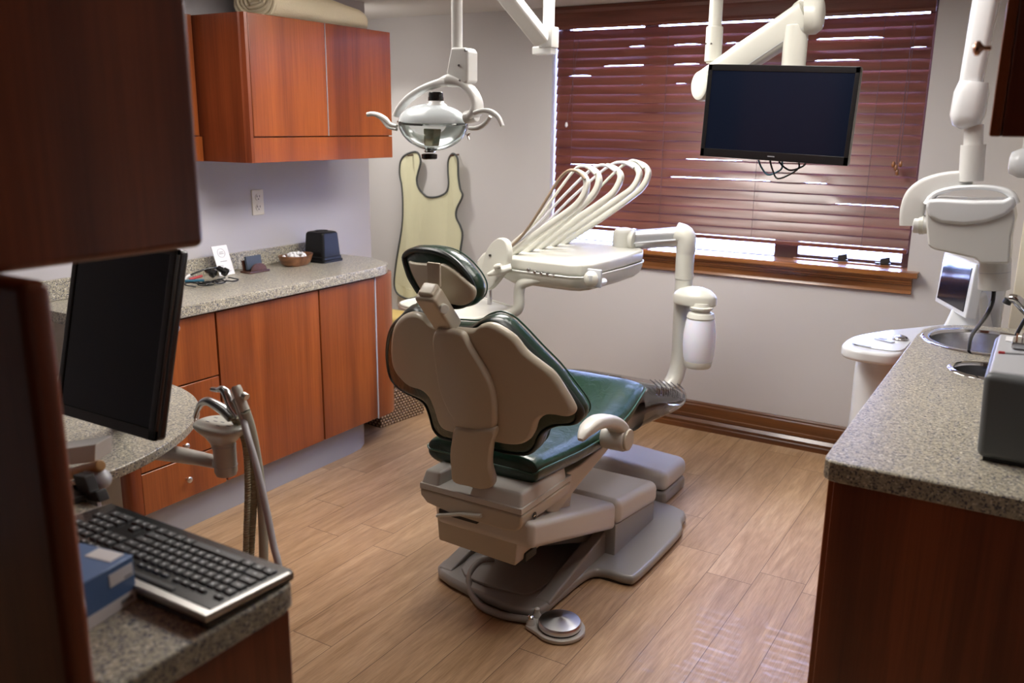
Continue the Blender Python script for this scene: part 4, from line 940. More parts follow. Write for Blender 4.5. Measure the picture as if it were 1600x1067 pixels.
# ================================================================ CEILING MONITOR AND ITS ARM
ma = thing('monitor_mount', 'off-white ceiling-hung folding mount for the black monitor at the window blind', 'monitor mount', (-.98, 2.95, CEIL))
MP = HY(1113, 100, 2.95); MP.x = HY(1116, 60, 2.95).x
build('ceiling_pole', MB().cyl((MP.x, 2.95, 1.80), (MP.x, 2.95, CEIL-.001), .0215, n=24), M['cream'], ma)
cl = build('pole_collar', MB().cyl((MP.x, 2.95, 1.805), (MP.x, 2.95, 1.915), .0275, n=28, bev=.003), M['cream'], ma)
for dx in (-.009, .009): build('screw', MB().cyl((MP.x+dx-.008, 2.9235, 1.86), (MP.x+dx-.008, 2.921, 1.86), .003, n=10), M['steel'], cl)
dk = HY(1099, 134, 2.93); build('pivot_disc', MB().cyl(dk-V((.012, .02, 0)), dk+V((.025, .03, 0)), .050, n=36, bev=.014), M['cream'], ma)
e0, e1 = HY(1120, 118, 2.93), HY(1264, 24, 2.86)
d_ = (e1-e0).normalized(); u1 = d_.cross(V((0, 1, 0))).normalized()
aa = build('lift_arm', MB().tube([e0-d_*.04, e0+(e1-e0)*.3, e0+(e1-e0)*.75, e1], [.044, .050, .050, .052], 24, sq=(.95, .75, .6), up=u1), M['cream'], ma, angle=60)
build('arm_groove', MB().tube([e0+u1*-.036+V((0, -.034, 0)), e1+u1*-.030+V((0, -.036, 0))], .0012, 6), M['lgrey'], aa)
build('end_knuckle', MB().tube([e1+V((-.022, -.01, -.004)), e1+V((-.015, 0, 0)), e1+V((.022, 0, .0)), e1+V((.038, 0, 0)), e1+V((.044, 0, 0))], [.045, .056, .056, .044, .02], 28), M['cream'], ma, angle=60)
tt = HY(1241, 50, 2.86); tb_ = HY(1239, 112, 2.86)
build('drop_tube', MB().cyl((tb_.x, 2.86, tb_.z-.02), (tb_.x, 2.86, tt.z+.02), .036, n=28, bev=.004), M['cream'], ma)
build('tilt_bracket', MB().box(tb_.x-.05, tb_.x+.03, 2.835, 2.885, tb_.z-.10, tb_.z+.0, .008).box(-.86, -.70, 2.825, 2.855, 1.57, 1.70, .006), M['blackm'], ma)
mon = thing('monitor', 'black flat-screen monitor hanging in front of the window blind', 'monitor', (-.775, 2.8, 1.49))
cn = [HY(x, y, 2.80) for x, y in ((1100, 101), (1338, 104), (1333, 260), (1103, 243))]
mc = sum(cn, V((0, 0, 0)))/4; mw = ((cn[1]-cn[0]).length+(cn[2]-cn[3]).length)/4; mh = ((cn[0]-cn[3]).length+(cn[1]-cn[2]).length)/4
mx = ((cn[1]-cn[0])+(cn[2]-cn[3])).normalized(); mz = V((0, 1, 0)).cross(mx)*-1
if mz.z < 0: mz = -mz
my = V((0, 1, 0))
build('back', MB().obox(mc+my*.018, mx*mw, my*.012, mz*mh, .006, 3), M['black'], mon)
bz = build('bezel', MB(), M['black'], mon) if False else None
q = MB(); b_ = .0115
for (cx, cz, hx_, hz_) in ((0, mh-b_/1.2, mw, b_/1.2), (0, -mh+.013, mw, .013), (-mw+b_/1.6, 0, b_/1.6, mh), (mw-b_/1.6, 0, b_/1.6, mh)): q.obox(mc+mx*cx+mz*cz, mx*hx_, my*.008, mz*hz_, .002, 2)
bz = build('bezel', q, M['black'], mon)
build('screen', MB().obox(mc+mz*.005-my*.003, mx*(mw-.012), my*.003, mz*(mh-.018)), M['screen'], mon)
build('logo', MB().obox(mc-mz*(mh-.013)-my*.0085, mx*.011, my*.0004, mz*.0016), M['grey_text'], mon)
for a, b, c, m in (((1185, 250), (1200, 273), (1222, 262), 'bluecable'), ((1203, 250), (1215, 279), (1248, 262), 'cord'), ((1217, 252), (1235, 266), (1258, 256), 'cord')):
    P = [HY(*a, 2.83), HY((a[0]*2+b[0])/3, (a[1]+b[1]*1.1)/2.1, 2.83), HY(*b, 2.83), HY((b[0]+c[0])/2+4, (b[1]*1.3+c[1])/2.3, 2.83), HY(*c, 2.83), HY(c[0], c[1]-10, 2.83)]
    build('cable', MB().tube(P, .0028, 8, 5), M[m], mon)

# ================================================================ X-RAY UNIT
xr = thing('xray_unit', 'white dental x-ray head with handle on a folding arm above the sink', 'x-ray unit', (RX, 2.6, 2.0))
XY = 2.6
def X(x, y, Y=XY): return HY(x, y, Y)
a0, a1 = X(1552, -60), X(1512, 160)
d_ = (a1-a0).normalized()
build('upper_arm', MB().tube([a0-d_*.04, a1], [.040, .034], 24, sq=(1, .8, .6), up=(0, 1, 0)), M['seatwhite'], xr, angle=60)
build('wall_arm', MB().tube([a0-d_*.02, V((RX-.040, a0.y, a0.z+.02))], .03, 20), M['seatwhite'], xr)
build('wall_plate', MB().box(RX-.045, RX-.002, 2.54, 2.66, a0.z-.08, min(CEIL-.01, a0.z+.10), .01), M['seatwhite'], xr)
build('elbow_housing', MB().tube([X(1522, 128), X(1518, 145), X(1512, 180), X(1511, 194), X(1511, 201)], [.040, .048, .049, .040, .018], 28, sq=(1, .85, .75), up=(0, 1, 0)), M['seatwhite'], xr, angle=60)
build('swivel_tube', MB().cyl(X(1522, 195), X(1520, 240), .023, n=24), M['white'], xr)
build('swivel_sleeve', MB().tube([X(1521, 226), X(1517, 283)], [.030, .0295], 28), M['white'], xr)
yk = [(1520, 280), (1500, 281), (1475, 285), (1450, 294), (1433, 308), (1426, 328), (1424, 352)]
build('yoke', MB().tube([X(x, y) for x, y in yk], [.014, .016, .018, .020, .021, .021, .020], 16, 6, sq=(.85, 1.5, .55), up=(0, 1, 0)), M['white'], xr, angle=60)
kb = build('pivot', MB().cyl(X(1428, 350), X(1452, 352), .024, n=32, bev=.003), M['white'], xr)
build('dial', MB().cyl(X(1437, 351), X(1444, 351), .0265, n=36), M['cream'], kb)
body = [(1447, 326), (1452, 320), (1560, 322), (1584, 324), (1586, 342), (1580, 372), (1577, 412), (1531, 412), (1524, 404), (1500, 399), (1482, 395), (1458, 390), (1450, 384), (1447, 352)]
hb = build('tube_head', MB().prism([X(x, y, 2.535) for x, y in body], (0, .135, 0), .026, 5, 25), M['white'], xr, angle=60)
build('tube_barrel', MB().cyl(X(1555, 402, 2.60), X(1553, 452, 2.60), .038, n=32, bev=.003), M['white'], hb)
build('barrel_ring', MB().cyl(X(1554, 424, 2.60), X(1554, 425, 2.60), .0385, n=32), M['lgrey'], hb)
cap = [(1445, 324), (1449, 312), (1466, 311), (1520, 314), (1566, 313), (1583, 306), (1588, 322), (1572, 337), (1540, 348), (1505, 352), (1470, 349), (1451, 340)]
build('head_cap', MB().prism([X(x, y, 2.527) for x, y in cap], (0, .150, 0), .014, 4, 25), M['seatwhite'], hb, angle=60)
ah = [(1450, 318), (1460, 304), (1486, 295), (1525, 292), (1560, 295), (1580, 304), (1586, 318)]
build('grab_handle', MB().tube([X(x, y, 2.58) for x, y in ah], [.014, .010, .008, .008, .009, .012, .015], 16, 5, sq=(.8, 2.6, .7), up=(0, 0, 1)), M['seatwhite'], hb, angle=60)
cab = [X(1553, 450), X(1551, 470), X(1543, 490), X(1530, 508, 2.75), X(1518, 525, 2.95), X(1514, 545, 3.05)]
build('cable', MB().tube(cab, .0055, 10, 6), M['cord'], xr)
wa = thing('wall_mount', 'white round swing mount with small plate at the right edge beside the x-ray head', 'wall mount', (RX, 2.95, 1.5))
wp = HY(1606, 255, 2.95)
build('knuckle', MB().tube([wp+V((-.048, 0, 0)), wp+V((-.044, 0, 0)), wp+V((-.02, 0, 0)), wp+V((.10, 0, 0)), V((RX-.005, 2.95, wp.z))], [.015, .030, .042, .042, .042], 28), M['seatwhite'], wa, angle=60)
build('plate', MB().box(wp.x-.02, RX, 2.965, 2.985, wp.z+.02, wp.z+.12, .003), M['white'], wa)

# ================================================================ RIGHT COUNTER
rc_ = thing('base_cabinet', 'dark cherry base cabinet under the right counter, its end panel towards the viewer', 'cabinet', (0, 2.6, 0))
build('body', MB().box(-.315, -.300, 1.86, 3.42, .10, .872).box(-.315, RX-.002, 1.86, 3.42, .10, .12).box(-.315, RX-.002, 3.40, 3.42, .12, .872).box(RX-.02, RX-.002, 1.86, 3.40, .12, .872), M['cherry'], rc_)
build('end_panel', MB().box(-.320, RX-.002, 1.838, 1.86, 0, .872, .004), M['cherry'], rc_)
for y0, y1 in ((1.865, 2.37), (2.375, 2.88), (2.885, 3.415)): build('door', MB().box(-.336, -.316, y0, y1, .12, .865, .0015, 1), M['cherry_v'], rc_)
build('toe_kick', MB().box(-.27, RX-.002, 1.87, 3.40, 0, .10), M['kick'], rc_)
rt = thing('countertop', 'speckled beige laminate counter at the right with the round sink', 'countertop', (0, 2.6, .872))
rp = [(RX, 1.825), (-.31, 1.825), (-.330, 1.830), (-.342, 1.842), (-.346, 1.862), (-.342, 3.20), (-.335, 3.30), (-.305, 3.38), (-.25, 3.44), (-.17, 3.475), (-.05, 3.49), (RX, 3.49)]
SKC, SKR = V((-.125, 3.20, .92)), .178; CHC, CHR = V((-.105, 2.80, .92)), .088
slab = build('slab', MB().prism([(x, y, .874) for x, y in rp], (0, 0, .046), .007, 3, 50), M['speckle'], rt)
def cut(ob, c, r):
    cb = build('cutter', MB().cyl((c.x, c.y, .8), (c.x, c.y, 1.0), r, n=64), M['dark'])
    md = ob.modifiers.new('b', 'BOOLEAN'); md.object = cb; md.operation = 'DIFFERENCE'; md.solver = 'EXACT'
    return cb
slab.modifiers.clear(); cs_ = [cut(slab, SKC, SKR), cut(slab, CHC, CHR)]
bpy.context.view_layer.update(); dg = bpy.context.evaluated_depsgraph_get(); me = bpy.data.meshes.new_from_object(slab.evaluated_get(dg)); slab.modifiers.clear(); slab.data = me
while len(me.materials) > 1: me.materials.pop()
for c in cs_: bpy.data.objects.remove(c)
for p in me.polygons: p.material_index = 0
me.set_sharp_from_angle(angle=math.radians(20)); slab.modifiers.new('wn', 'WEIGHTED_NORMAL').keep_sharp = True
build('backsplash', MB().box(RX-.02, RX, 1.83, 3.49, .92, 1.0, .003), M['speckle'], rt)
sk = thing('sink', 'round stainless steel sink with polished rim in the right counter', 'sink', SKC)
build('rim', MB().lathe([(SKR-.006, -.004), (SKR-.003, .004), (SKR+.006, .006), (SKR+.020, .004), (SKR+.024, .0005)], SKC, n=64, cap=False), M['chrome'], sk)
build('bowl', MB().lathe([(SKR-.003, .003), (SKR-.008, -.010), (SKR-.012, -.10), (SKR-.03, -.14), (SKR-.07, -.155), (.02, -.160), (.001, -.160)], SKC, n=64, cap=False), M['steel'], sk)
build('drain', MB().lathe([(.001, -.157), (.028, -.157), (.030, -.159)], SKC, n=24, cap=False), M['chrome'], sk)
cht = thing('waste_chute', 'small round steel waste opening in the right counter in front of the sink', 'waste chute', CHC)
build('ring', MB().lathe([(CHR-.006, -.004), (CHR-.003, .004), (CHR+.003, .006), (CHR+.011, .003), (CHR+.013, .0005)], CHC, n=48, cap=False), M['chrome'], cht)
build('sleeve', MB().lathe([(CHR-.004, .003), (CHR-.006, -.15), (.001, -.155)], CHC, n=48, cap=False), M['steel'], cht)
fc_ = thing('faucet', 'chrome faucet spout over the round sink at the right edge', 'faucet', (.12, 3.2, .92))
sp = [HY(1577, 466, 3.2), HY(1588, 468, 3.2), HY(1602, 482, 3.2), V((.02, 3.2, 1.0)), V((.10, 3.2, .95)), V((.12, 3.2, .921))]
build('spout', MB().tube(sp, [.014, .016, .017, .018, .022, .026], 20, 5), M['chrome'], fc_)
p = HY(1575, 469, 3.2); build('aerator', MB().cyl(p+V((.002, 0, .004)), p-V((.004, 0, .012)), .013, n=20), M['blackm'], fc_)
build('spray_hose', MB().tube([HY(1602, 498, 3.0), HY(1590, 520, 3.0), HY(1582, 540, 3.0), HY(1579, 560, 3.0)], .0055, 10, 5), M['cord'], fc_)
# grey countertop device
gb = thing('countertop_device', 'dark grey box-shaped device with a sloping top on the right counter', 'device', (.07, 2.15, CZ))
gx0, gx1 = -.078, .17
build('housing', MB().hexa([(gx0+.008, 2.0, .928), (gx1, 2.0, .928), (gx1, 2.34, .928), (gx0+.008, 2.34, .928), (gx0, 2.015, 1.105), (gx1, 2.015, 1.105), (gx1, 2.33, 1.128), (gx0, 2.33, 1.128)], .014, 4), M['gdev'], gb)
build('top_panel', MB().hexa([(gx0+.006, 2.03, 1.100), (gx1-.006, 2.03, 1.100), (gx1-.006, 2.325, 1.122), (gx0+.006, 2.325, 1.122), (gx0+.010, 2.035, 1.110), (gx1-.01, 2.035, 1.110), (gx1-.01, 2.32, 1.132), (gx0+.01, 2.32, 1.132)], .004, 2), M['lgrey'], gb)
build('foot', MB().box(gx0+.02, gx1-.01, 2.01, 2.33, .9202, .930), M['blackm'], gb)
build('label', MB().obox((gx0+.035, 2.28, 1.1302), (.012, 0, 0), (0, .02, .0014), (0, 0, .0006)), M['paper'], gb)
pen = thing('pen', 'red-ended grey pen lying on the dark grey device', 'pen', (-.02, 2.10, 1.117))
P0_, P1_ = HZ(1560, 551, 1.121), HZ(1600, 554, 1.121)
P1_ = P0_+(P1_-P0_)*1.8
build('barrel', MB().cyl(P0_+(P1_-P0_)*.12, P1_, .0038, n=12), M['lgrey'], pen)
build('tip', MB().cyl(P0_, P0_+(P1_-P0_)*.14, .004, n=12, bev=.001), M['red'], pen)
bh_ = thing('bur_block', 'small metal block holding upright instrument tips on the grey device', 'bur block', (0, 2.24, 1.13))
q = HZ(1590, 543, 1.128)
build('block', MB().box(q.x-.012, q.x+.06, q.y-.005, q.y+.06, 1.126, 1.140, .002), M['steel'], bh_)
for k in range(6): build('bur', MB().cyl((q.x-.004+.011*k, q.y+.01+.012*(k % 3), 1.14), (q.x-.004+.011*k, q.y+.01+.012*(k % 3), 1.158), .002, n=8), [M['copper'], M['chrome']][k % 2], bh_)
# wall cabinet at the right edge
ru = thing('wall_cabinet', 'dark cherry wall cabinet at the top right edge with a small round knob', 'cabinet', (.1, 1.9, 1.585))
build('body', MB().box(-.098, RX, 1.83, 2.40, 1.586, 2.16, .002, 1), M['cherry'], ru)
dr = build('door', MB().box(-.118, -.099, 1.83, 2.40, 1.586, 2.16, .004, 2), M['cherry_v'], ru)
kp_ = HX(1549, 75, -.119); knob(dr, kp_, (-1, 0, 0), M['copper'], .85)

# ================================================================ SCANNER CART
sc = thing('scanner_cart', 'glossy white scanner cart with curved tray and monitor between right counter and window', 'cart', (-.40, 3.7, 0))
tp2 = [HZ(x, y, .82) for x, y in ((1316, 540), (1324, 532), (1345, 526), (1380, 520), (1440, 512), (1500, 508))]
tpo = [(-.600, 3.33), (-.607, 3.40), (-.595, 3.50), (-.54, 3.62), (-.42, 3.80), (-.28, 3.98), (-.16, 4.02), (-.14, 3.75), (-.16, 3.56), (-.30, 3.54), (-.38, 3.52), (-.40, 3.30), (-.50, 3.27), (-.57, 3.29)]
tpo = [(p.x, p.y) for p in catmull([(a, b, 0) for a, b in tpo], 4, True)]
tyy = build('tray', MB().prism([(x, y, .775) for x, y in tpo], (0, 0, .045), .014, 4, 50), M['seatwhite'], sc, angle=60)
build('work_surface', MB().prism([(x, y, .8205) for x, y in inset(tpo, .84)], (0, 0, .004), .0015, 1, 50), M['seatwhite'], tyy)
c = HZ(1343, 536, .826); build('cup_recess', MB().pad([(-.035, -.012), (.0, -.03), (.045, -.045), (.03, .0), (-.01, .02)], lambda u, v, ww: V((c.x+u, c.y+v, .826+ww)), 0, .001, .003, k=2, n=4), M['lgrey'], tyy)
c = HZ(1407, 530, .826); build('trackball', MB().ell(c, .030, .030, .016, 14), M['steel'], tyy)
c = HZ(1382, 532, .826); build('key_cluster', MB().obox(c+V((0, 0, .001)), (.032, -.016, 0), (.006, .010, 0), (0, 0, .001)).obox(c+V((-.01, .02, .001)), (.010, -.004, 0), (.004, .012, 0), (0, 0, .001)), M['lgrey'], tyy)
build('column', MB().loft([[(cx_+a*math.cos(t), cy_+b*math.sin(t), z) for t in [2*PI*k/24 for k in range(24)]] for cx_, cy_, a, b, z in ((-.43, 3.62, .17, .20, .05), (-.44, 3.60, .16, .18, .25), (-.45, 3.57, .135, .15, .5), (-.46, 3.53, .12, .13, .66), (-.45, 3.55, .13, .17, .78))]), M['seatwhite'], sc, angle=60)
build('base', MB().prism([(x, y, .03) for x, y in rpoly([(-.62, 3.42), (-.20, 3.52), (-.16, 4.0), (-.55, 3.95)], .08)], (0, 0, .06), .015, 3, 50), M['lgrey'], sc)
for x, y in ((-.56, 3.50), (-.24, 3.58), (-.22, 3.92), (-.50, 3.88)): build('caster', MB().cyl((x-.012, y, .024), (x+.012, y, .024), .024, n=20), M['blackm'], sc)
s0, s1, s2, s3 = HY(1475, 400, 3.95), HY(1523, 410, 3.62), HY(1505, 498, 3.62), HY(1462, 465, 3.95)
sxv = ((s1-s0)+(s2-s3))/4; szv = ((s0-s3)+(s1-s2))/4; scn_ = (s0+s1+s2+s3)/4; snv = sxv.cross(szv).normalized()
if snv.dot(CC-scn_) < 0: snv = -snv
mb_ = build('monitor', MB().obox(scn_-snv*.022, sxv*1.06, snv*.020, szv*1.08, .006, 3), M['seatwhite'], sc)
build('screen', MB().obox(scn_-snv*.0005, sxv*.90, snv*.0015, szv*.86), M['screen'], mb_)
build('bezel_buttons', MB().obox(scn_-szv*.97-snv*.001, sxv*.25, snv*.0018, szv*.015), M['lgrey'], mb_)
build('monitor_stand', MB().hexa([V(v) for v in ((-.32, 3.70, .815), (-.17, 3.70, .815), (-.14, 3.95, .815), (-.28, 3.95, .815), (-.27, 3.76, .98), (-.20, 3.74, .98), (-.18, 3.88, .98), (-.25, 3.88, .98))], .015, 3), M['seatwhite'], sc)
build('rear_column', MB().box(-.215, -.12, 3.93, 4.03, .70, 1.12, .02, 3), M['seatwhite'], sc)

# ================================================================ LEFT FOREGROUND
fu = thing('wall_cabinet', 'dark brown wall cabinet filling the upper left foreground', 'cabinet', (-1.3, .3, 1.43))
build('body', MB().box(-1.50, -.990, -.50, .812, 1.43, 2.19, .012, 4), M['cherry'], fu)
tpn = thing('tall_panel', 'dark brown tall wooden partition panel at the left edge of the foreground', 'panel', (-1.3, .53, 0))
build('panel', MB().box(-1.75, -.928, .515, .5505, 0, 1.428, .012, 4), M['cherry'], tpn)
dk_ = thing('desk', 'near desk with speckled laminate top carrying the black keyboard', 'desk', (-1.3, .7, 0))
dtop = [(-1.75, .551), (-.905, .551), (-.905, .835), (-.912, .860), (-.935, .869), (-1.75, .869)]
build('desk_top', MB().prism([(x, y, .878) for x, y in dtop], (0, 0, .042), .005, 3, 50), M['speckle'], dk_)
build('cabinet_body', MB().box(-1.74, -.912, .553, .855, 0, .877, .006, 3), M['cherry'], dk_)
# keyboard
kbd = thing('keyboard', 'black computer keyboard with silver edge lying on the near desk', 'keyboard', (-1.13, .79, CZ))
KX1, KX0, KY0, KY1 = -.910, -1.362, .700, .866
build('base', MB().hexa([(KX0, KY0, CZ+.001), (KX1, KY0, CZ+.001), (KX1, KY1, CZ+.001), (KX0, KY1, CZ+.001), (KX0, KY0, CZ+.026), (KX1, KY0, CZ+.026), (KX1, KY1, CZ+.017), (KX0, KY1, CZ+.017)], .005, 3), M['black'], kbd)
build('silver_edge', MB().hexa([(KX0-.001, KY0-.002, CZ+.015), (KX1+.0015, KY0-.002, CZ+.015), (KX1+.0015, KY1-.008, CZ+.009), (KX0-.001, KY1-.008, CZ+.009), (KX0-.001, KY0-.002, CZ+.0262), (KX1+.0015, KY0-.002, CZ+.0262), (KX1+.0015, KY1-.008, CZ+.0175), (KX0-.001, KY1-.008, CZ+.0175)], .002, 2), M['satin'], kbd)
def kz(y): return CZ+.026-(y-KY0)/(KY1-KY0)*.009
kd = MB().hexa([(KX0+.005, KY0+.012, kz(KY0)-.004), (KX1-.005, KY0+.012, kz(KY0)-.004), (KX1-.005, KY1-.001, kz(KY1)-.004), (KX0+.005, KY1-.001, kz(KY1)-.004), (KX0+.005, KY0+.012, kz(KY0+.012)+.0015), (KX1-.005, KY0+.012, kz(KY0+.012)+.0015), (KX1-.005, KY1-.001, kz(KY1)+.0015), (KX0+.005, KY1-.001, kz(KY1)+.0015)], .002, 2)
build('deck', kd, M['black'], kbd)
U = .01835; rows = []
def row(y, xs0, widths, h=1):
    x = xs0
    for wd in widths:
        if wd > 0: rows.append((x, wd, y, h))
        x += abs(wd)
row(0, 0, [1, -.9, 1, 1, 1, 1, -.5, 1, 1, 1, 1, -.5, 1, 1, 1, 1], .62)
row(1, 0, [1]*13+[2]); row(2, 0, [1.5]+[1]*12+[1.5]); row(3, 0, [1.75]+[1]*11+[2.25]); row(4, 0, [2.25]+[1]*10+[2.75]); row(5, 0, [1.25, 1.25, 1.25, 6.25, 1.25, 1.25, 1.25, 1.25])
row(0, 15.3, [1, 1, 1], .62); row(1, 15.3, [1, 1, 1]); row(2, 15.3, [1, 1, 1]); row(4, 16.3, [1]); row(5, 15.3, [1, 1, 1])
row(1, 18.6, [1]*4); row(2, 18.6, [1]*4); row(3, 18.6, [1]*3); row(4, 18.6, [1]*4); row(5, 18.6, [2, 1])
rw_y = [.7320, .7525, .7715, .7905, .8095, .8290]
protos = {}; leg_rot = math.atan(-.009/(KY1-KY0))
for x, wd, r, h in rows:
    key = (round(wd, 2), h)
    y = rw_y[r]+.008; px_ = KX1-.012-U*(x+wd/2)*.985
    if key not in protos:
        q = MB(); hw, hh = (wd*U*.985-.0028)/2, (.019*h-.0032)/2
        q.hexa([(-hw, -hh, 0), (hw, -hh, 0), (hw, hh, 0), (-hw, hh, 0), (-hw+.0014, -hh+.0014, .0038), (hw-.0014, -hh+.0014, .0038), (hw-.0014, hh-.0014, .0038), (-hw+.0014, hh-.0014, .0038)], .0006, 1)
        o = build('key', q, M['key']); q2 = MB().box(-.0016, .0016, -.0022, .0016, .0039, .0040) if wd < 1.3 else MB().box(-.003, .003, -.0010, .0010, .0039, .0040)
        lg = build('legend', q2, M['keymark']); lg.parent = o; protos[key] = (o, lg); first = True
    else: o = protos[key][0].copy(); COL.objects.link(o); lg = protos[key][1].copy(); COL.objects.link(lg); lg.parent = o
    o.parent = kbd; o.location = V((px_, y, kz(y)+.0014))-OFF[kbd.name]; o.rotation_euler = (leg_rot, 0, 0)
build('media_strip', MB().box(KX0+.10, KX1-.09, KY0+.016, KY0+.024, kz(KY0+.02)+.001, kz(KY0+.02)+.0035, .001), M['key'], kbd)
# blue carton
bx = thing('tissue_carton', 'small blue and white carton standing in front of the black keyboard', 'carton', (-1.11, .67, CZ))
e0_, e1_ = HZ(215, 937, CZ), HZ(145, 982, CZ); bd = (e1_-e0_).normalized(); bn = V((-bd.y, bd.x, 0)); bn = bn if bn.x < 0 else -bn
L_ = .115; W_ = .10; Hh = .072
def BX(a, b, z): return e0_+bd*a+bn*b+V((0, 0, z))
build('carton', MB().hexa([BX(0, 0, .0005), BX(L_, 0, .0005), BX(L_, W_, .0005), BX(0, W_, .0005), BX(0, 0, Hh), BX(L_, 0, Hh), BX(L_, W_, Hh), BX(0, W_, Hh)], .0015, 1), M['blue'], bx)
def quadf(a0, a1, z0, z1, out=.0006): return MB().hexa([BX(a0, -out, z0), BX(a1, -out, z0), BX(a1, .001, z0), BX(a0, .001, z0), BX(a0, -out, z1), BX(a1, -out, z1), BX(a1, .001, z1), BX(a0, .001, z1)])
build('white_band', quadf(.001, L_-.001, .001, .020), M['paper'], bx)
lb = build('side_label', quadf(.004, .046, .043, .062, .0009), M['paper'], bx)
build('label_print', quadf(.006, .020, .045, .0475, .0012), M['grey_text'], lb)
build('barcode', quadf(.008, .030, .008, .014, .0009), M['grey_text'], bx)
build('top_label', MB().hexa([BX(.018, .030, Hh), BX(.060, .012, Hh), BX(.060, .052, Hh), BX(.018, .052, Hh), BX(.018, .030, Hh+.0008), BX(.060, .012, Hh+.0008), BX(.060, .052, Hh+.0008), BX(.018, .052, Hh+.0008)] if False else [BX(.004, .012, Hh), BX(.030, .012, Hh), BX(.030, .060, Hh), BX(.004, .060, Hh), BX(.004, .012, Hh+.0008), BX(.030, .012, Hh+.0008), BX(.030, .060, Hh+.0008), BX(.004, .060, Hh+.0008)]), M['paper'], bx)
# monitor behind
m2 = thing('monitor', 'glossy black switched-off monitor at the left in front of the round-ended worktop', 'monitor', (-1.8, 1.15, .9))
rb_, rt2 = V((-1.616, 1.15, .912)), V((-1.616, 1.252, 1.325)); lb_ = V((-1.985, 1.15, .912))
mxv = (rb_-lb_)/2; mzv = (rt2-rb_)/2; mcc = lb_+mxv+mzv; mnv = mxv.cross(mzv).normalized(); 
if mnv.y > 0: mnv = -mnv
build('back', MB().obox(mcc-mnv*.016, mxv, mnv*.014, mzv, .010, 4), M['black'], m2)
q = MB()
for cx_, cz_, ax1, az1 in ((0, 1-.035, 1, .035), (0, -1+.06, 1, .06), (-1+.05, 0, .05, 1), (1-.06, 0, .06, 1)): q.obox(mcc+mxv*cx_+mzv*cz_, mxv*ax1, mnv*.006, mzv*az1, .003, 2)
build('bezel', q, M['black'], m2)
build('screen', MB().obox(mcc, mxv*.93, mnv*.003, mzv*.93), M['screen'], m2)
build('neck', MB().tube([mcc-mnv*.03-mzv*.1-mxv*.4, mcc-mnv*.09-mzv*.5-mxv*.5, V((-2.05, 1.36, .803))], [.025, .022, .022], 14), M['blackm'], m2)
# round-ended worktop on its stand
wt = thing('delivery_worktop', 'round-ended speckled worktop on a grey stand behind the near desk', 'worktop', (-2.15, 1.35, 0))
wpo = [(-1.80, 1.12), (-1.80, 1.20), (-1.825, 1.30), (-1.88, 1.42), (-1.95, 1.52), (-2.02, 1.59), (-2.12, 1.65), (-2.24, 1.685), (-2.38, 1.69), (-2.60, 1.60), (-2.70, 1.35), (-2.60, 1.05), (-2.30, .98), (-1.95, 1.0), (-1.83, 1.05)]
wpp = catmull([(a, b, 0) for a, b in wpo], 4, True)
build('top', MB().prism([(p.x, p.y, .776) for p in wpp], (0, 0, .026), .004, 2, 60), M['speckle'], wt, angle=60)
build('pedestal', MB().cyl((-2.2, 1.32, .03), (-2.2, 1.32, .774), .045, n=24), M['lgrey'], wt)
build('foot_plate', MB().cyl((-2.2, 1.32, 0), (-2.2, 1.32, .03), .26, n=40, bev=.008), M['lgrey'], wt)
# assistant's holder with handpieces
ah_ = thing('handpiece_holder', 'ivory handpiece holder with touch pad on an arm from the round-ended worktop', 'handpiece holder', (-1.66, 1.4, .72))
AY = 1.36
def A2(x, y, Y=AY): return HY(x, y, Y)
padc = A2(346, 664); 
build('touch_pad', MB().loft([[(padc.x+a*math.copysign(abs(math.cos(t))**.75, math.cos(t)), padc.y+b*math.copysign(abs(math.sin(t))**.8, math.sin(t)), padc.z+z) for t in [2*PI*k/32 for k in range(32)]] for a, b, z in ((.024, .024, -.060), (.028, .026, -.045), (.045, .034, -.028), (.066, .047, -.013), (.074, .052, -.004), (.073, .051, .002), (.066, .045, .006))]), M['cream'], ah_, angle=60)
rr = random.Random(2)
for k, (dx, dy) in enumerate(((-.04, .018), (-.035, -.012), (-.02, .0), (0, .004), (.016, .022), (.032, .012), (.034, -.008), (.012, -.02), (-.008, .026))):
    build('pad_mark', MB().box(padc.x+dx-.006, padc.x+dx+.006, padc.y+dy-.002, padc.y+dy+.002, padc.z+.0062, padc.z+.0066), M['grey_text'], ah_)
b0 = A2(350, 690); b1 = A2(348, 741)
build('barrel', MB().tube([(b0.x, AY, b0.z), (b0.x, AY, b1.z+.012), (b0.x, AY, b1.z+.003), (b0.x, AY, b1.z)], [.0275, .0275, .024, .014], 28), M['cream'], ah_, angle=50)
for z in (b0.z-.008, b1.z+.028): build('barrel_seam', MB().tube([(b0.x+.0277*math.cos(t), AY+.0277*math.sin(t), z) for t in [2*PI*k/28 for k in range(28)]], .0008, 6, closed=True), M['lgrey'], ah_)
build('arm', MB().tube([A2(338, 722), A2(310, 716), A2(265, 708, 1.43), A2(222, 702, 1.48)], [.016, .018, .023, .026], 18, 5), M['dove'], ah_, angle=60)
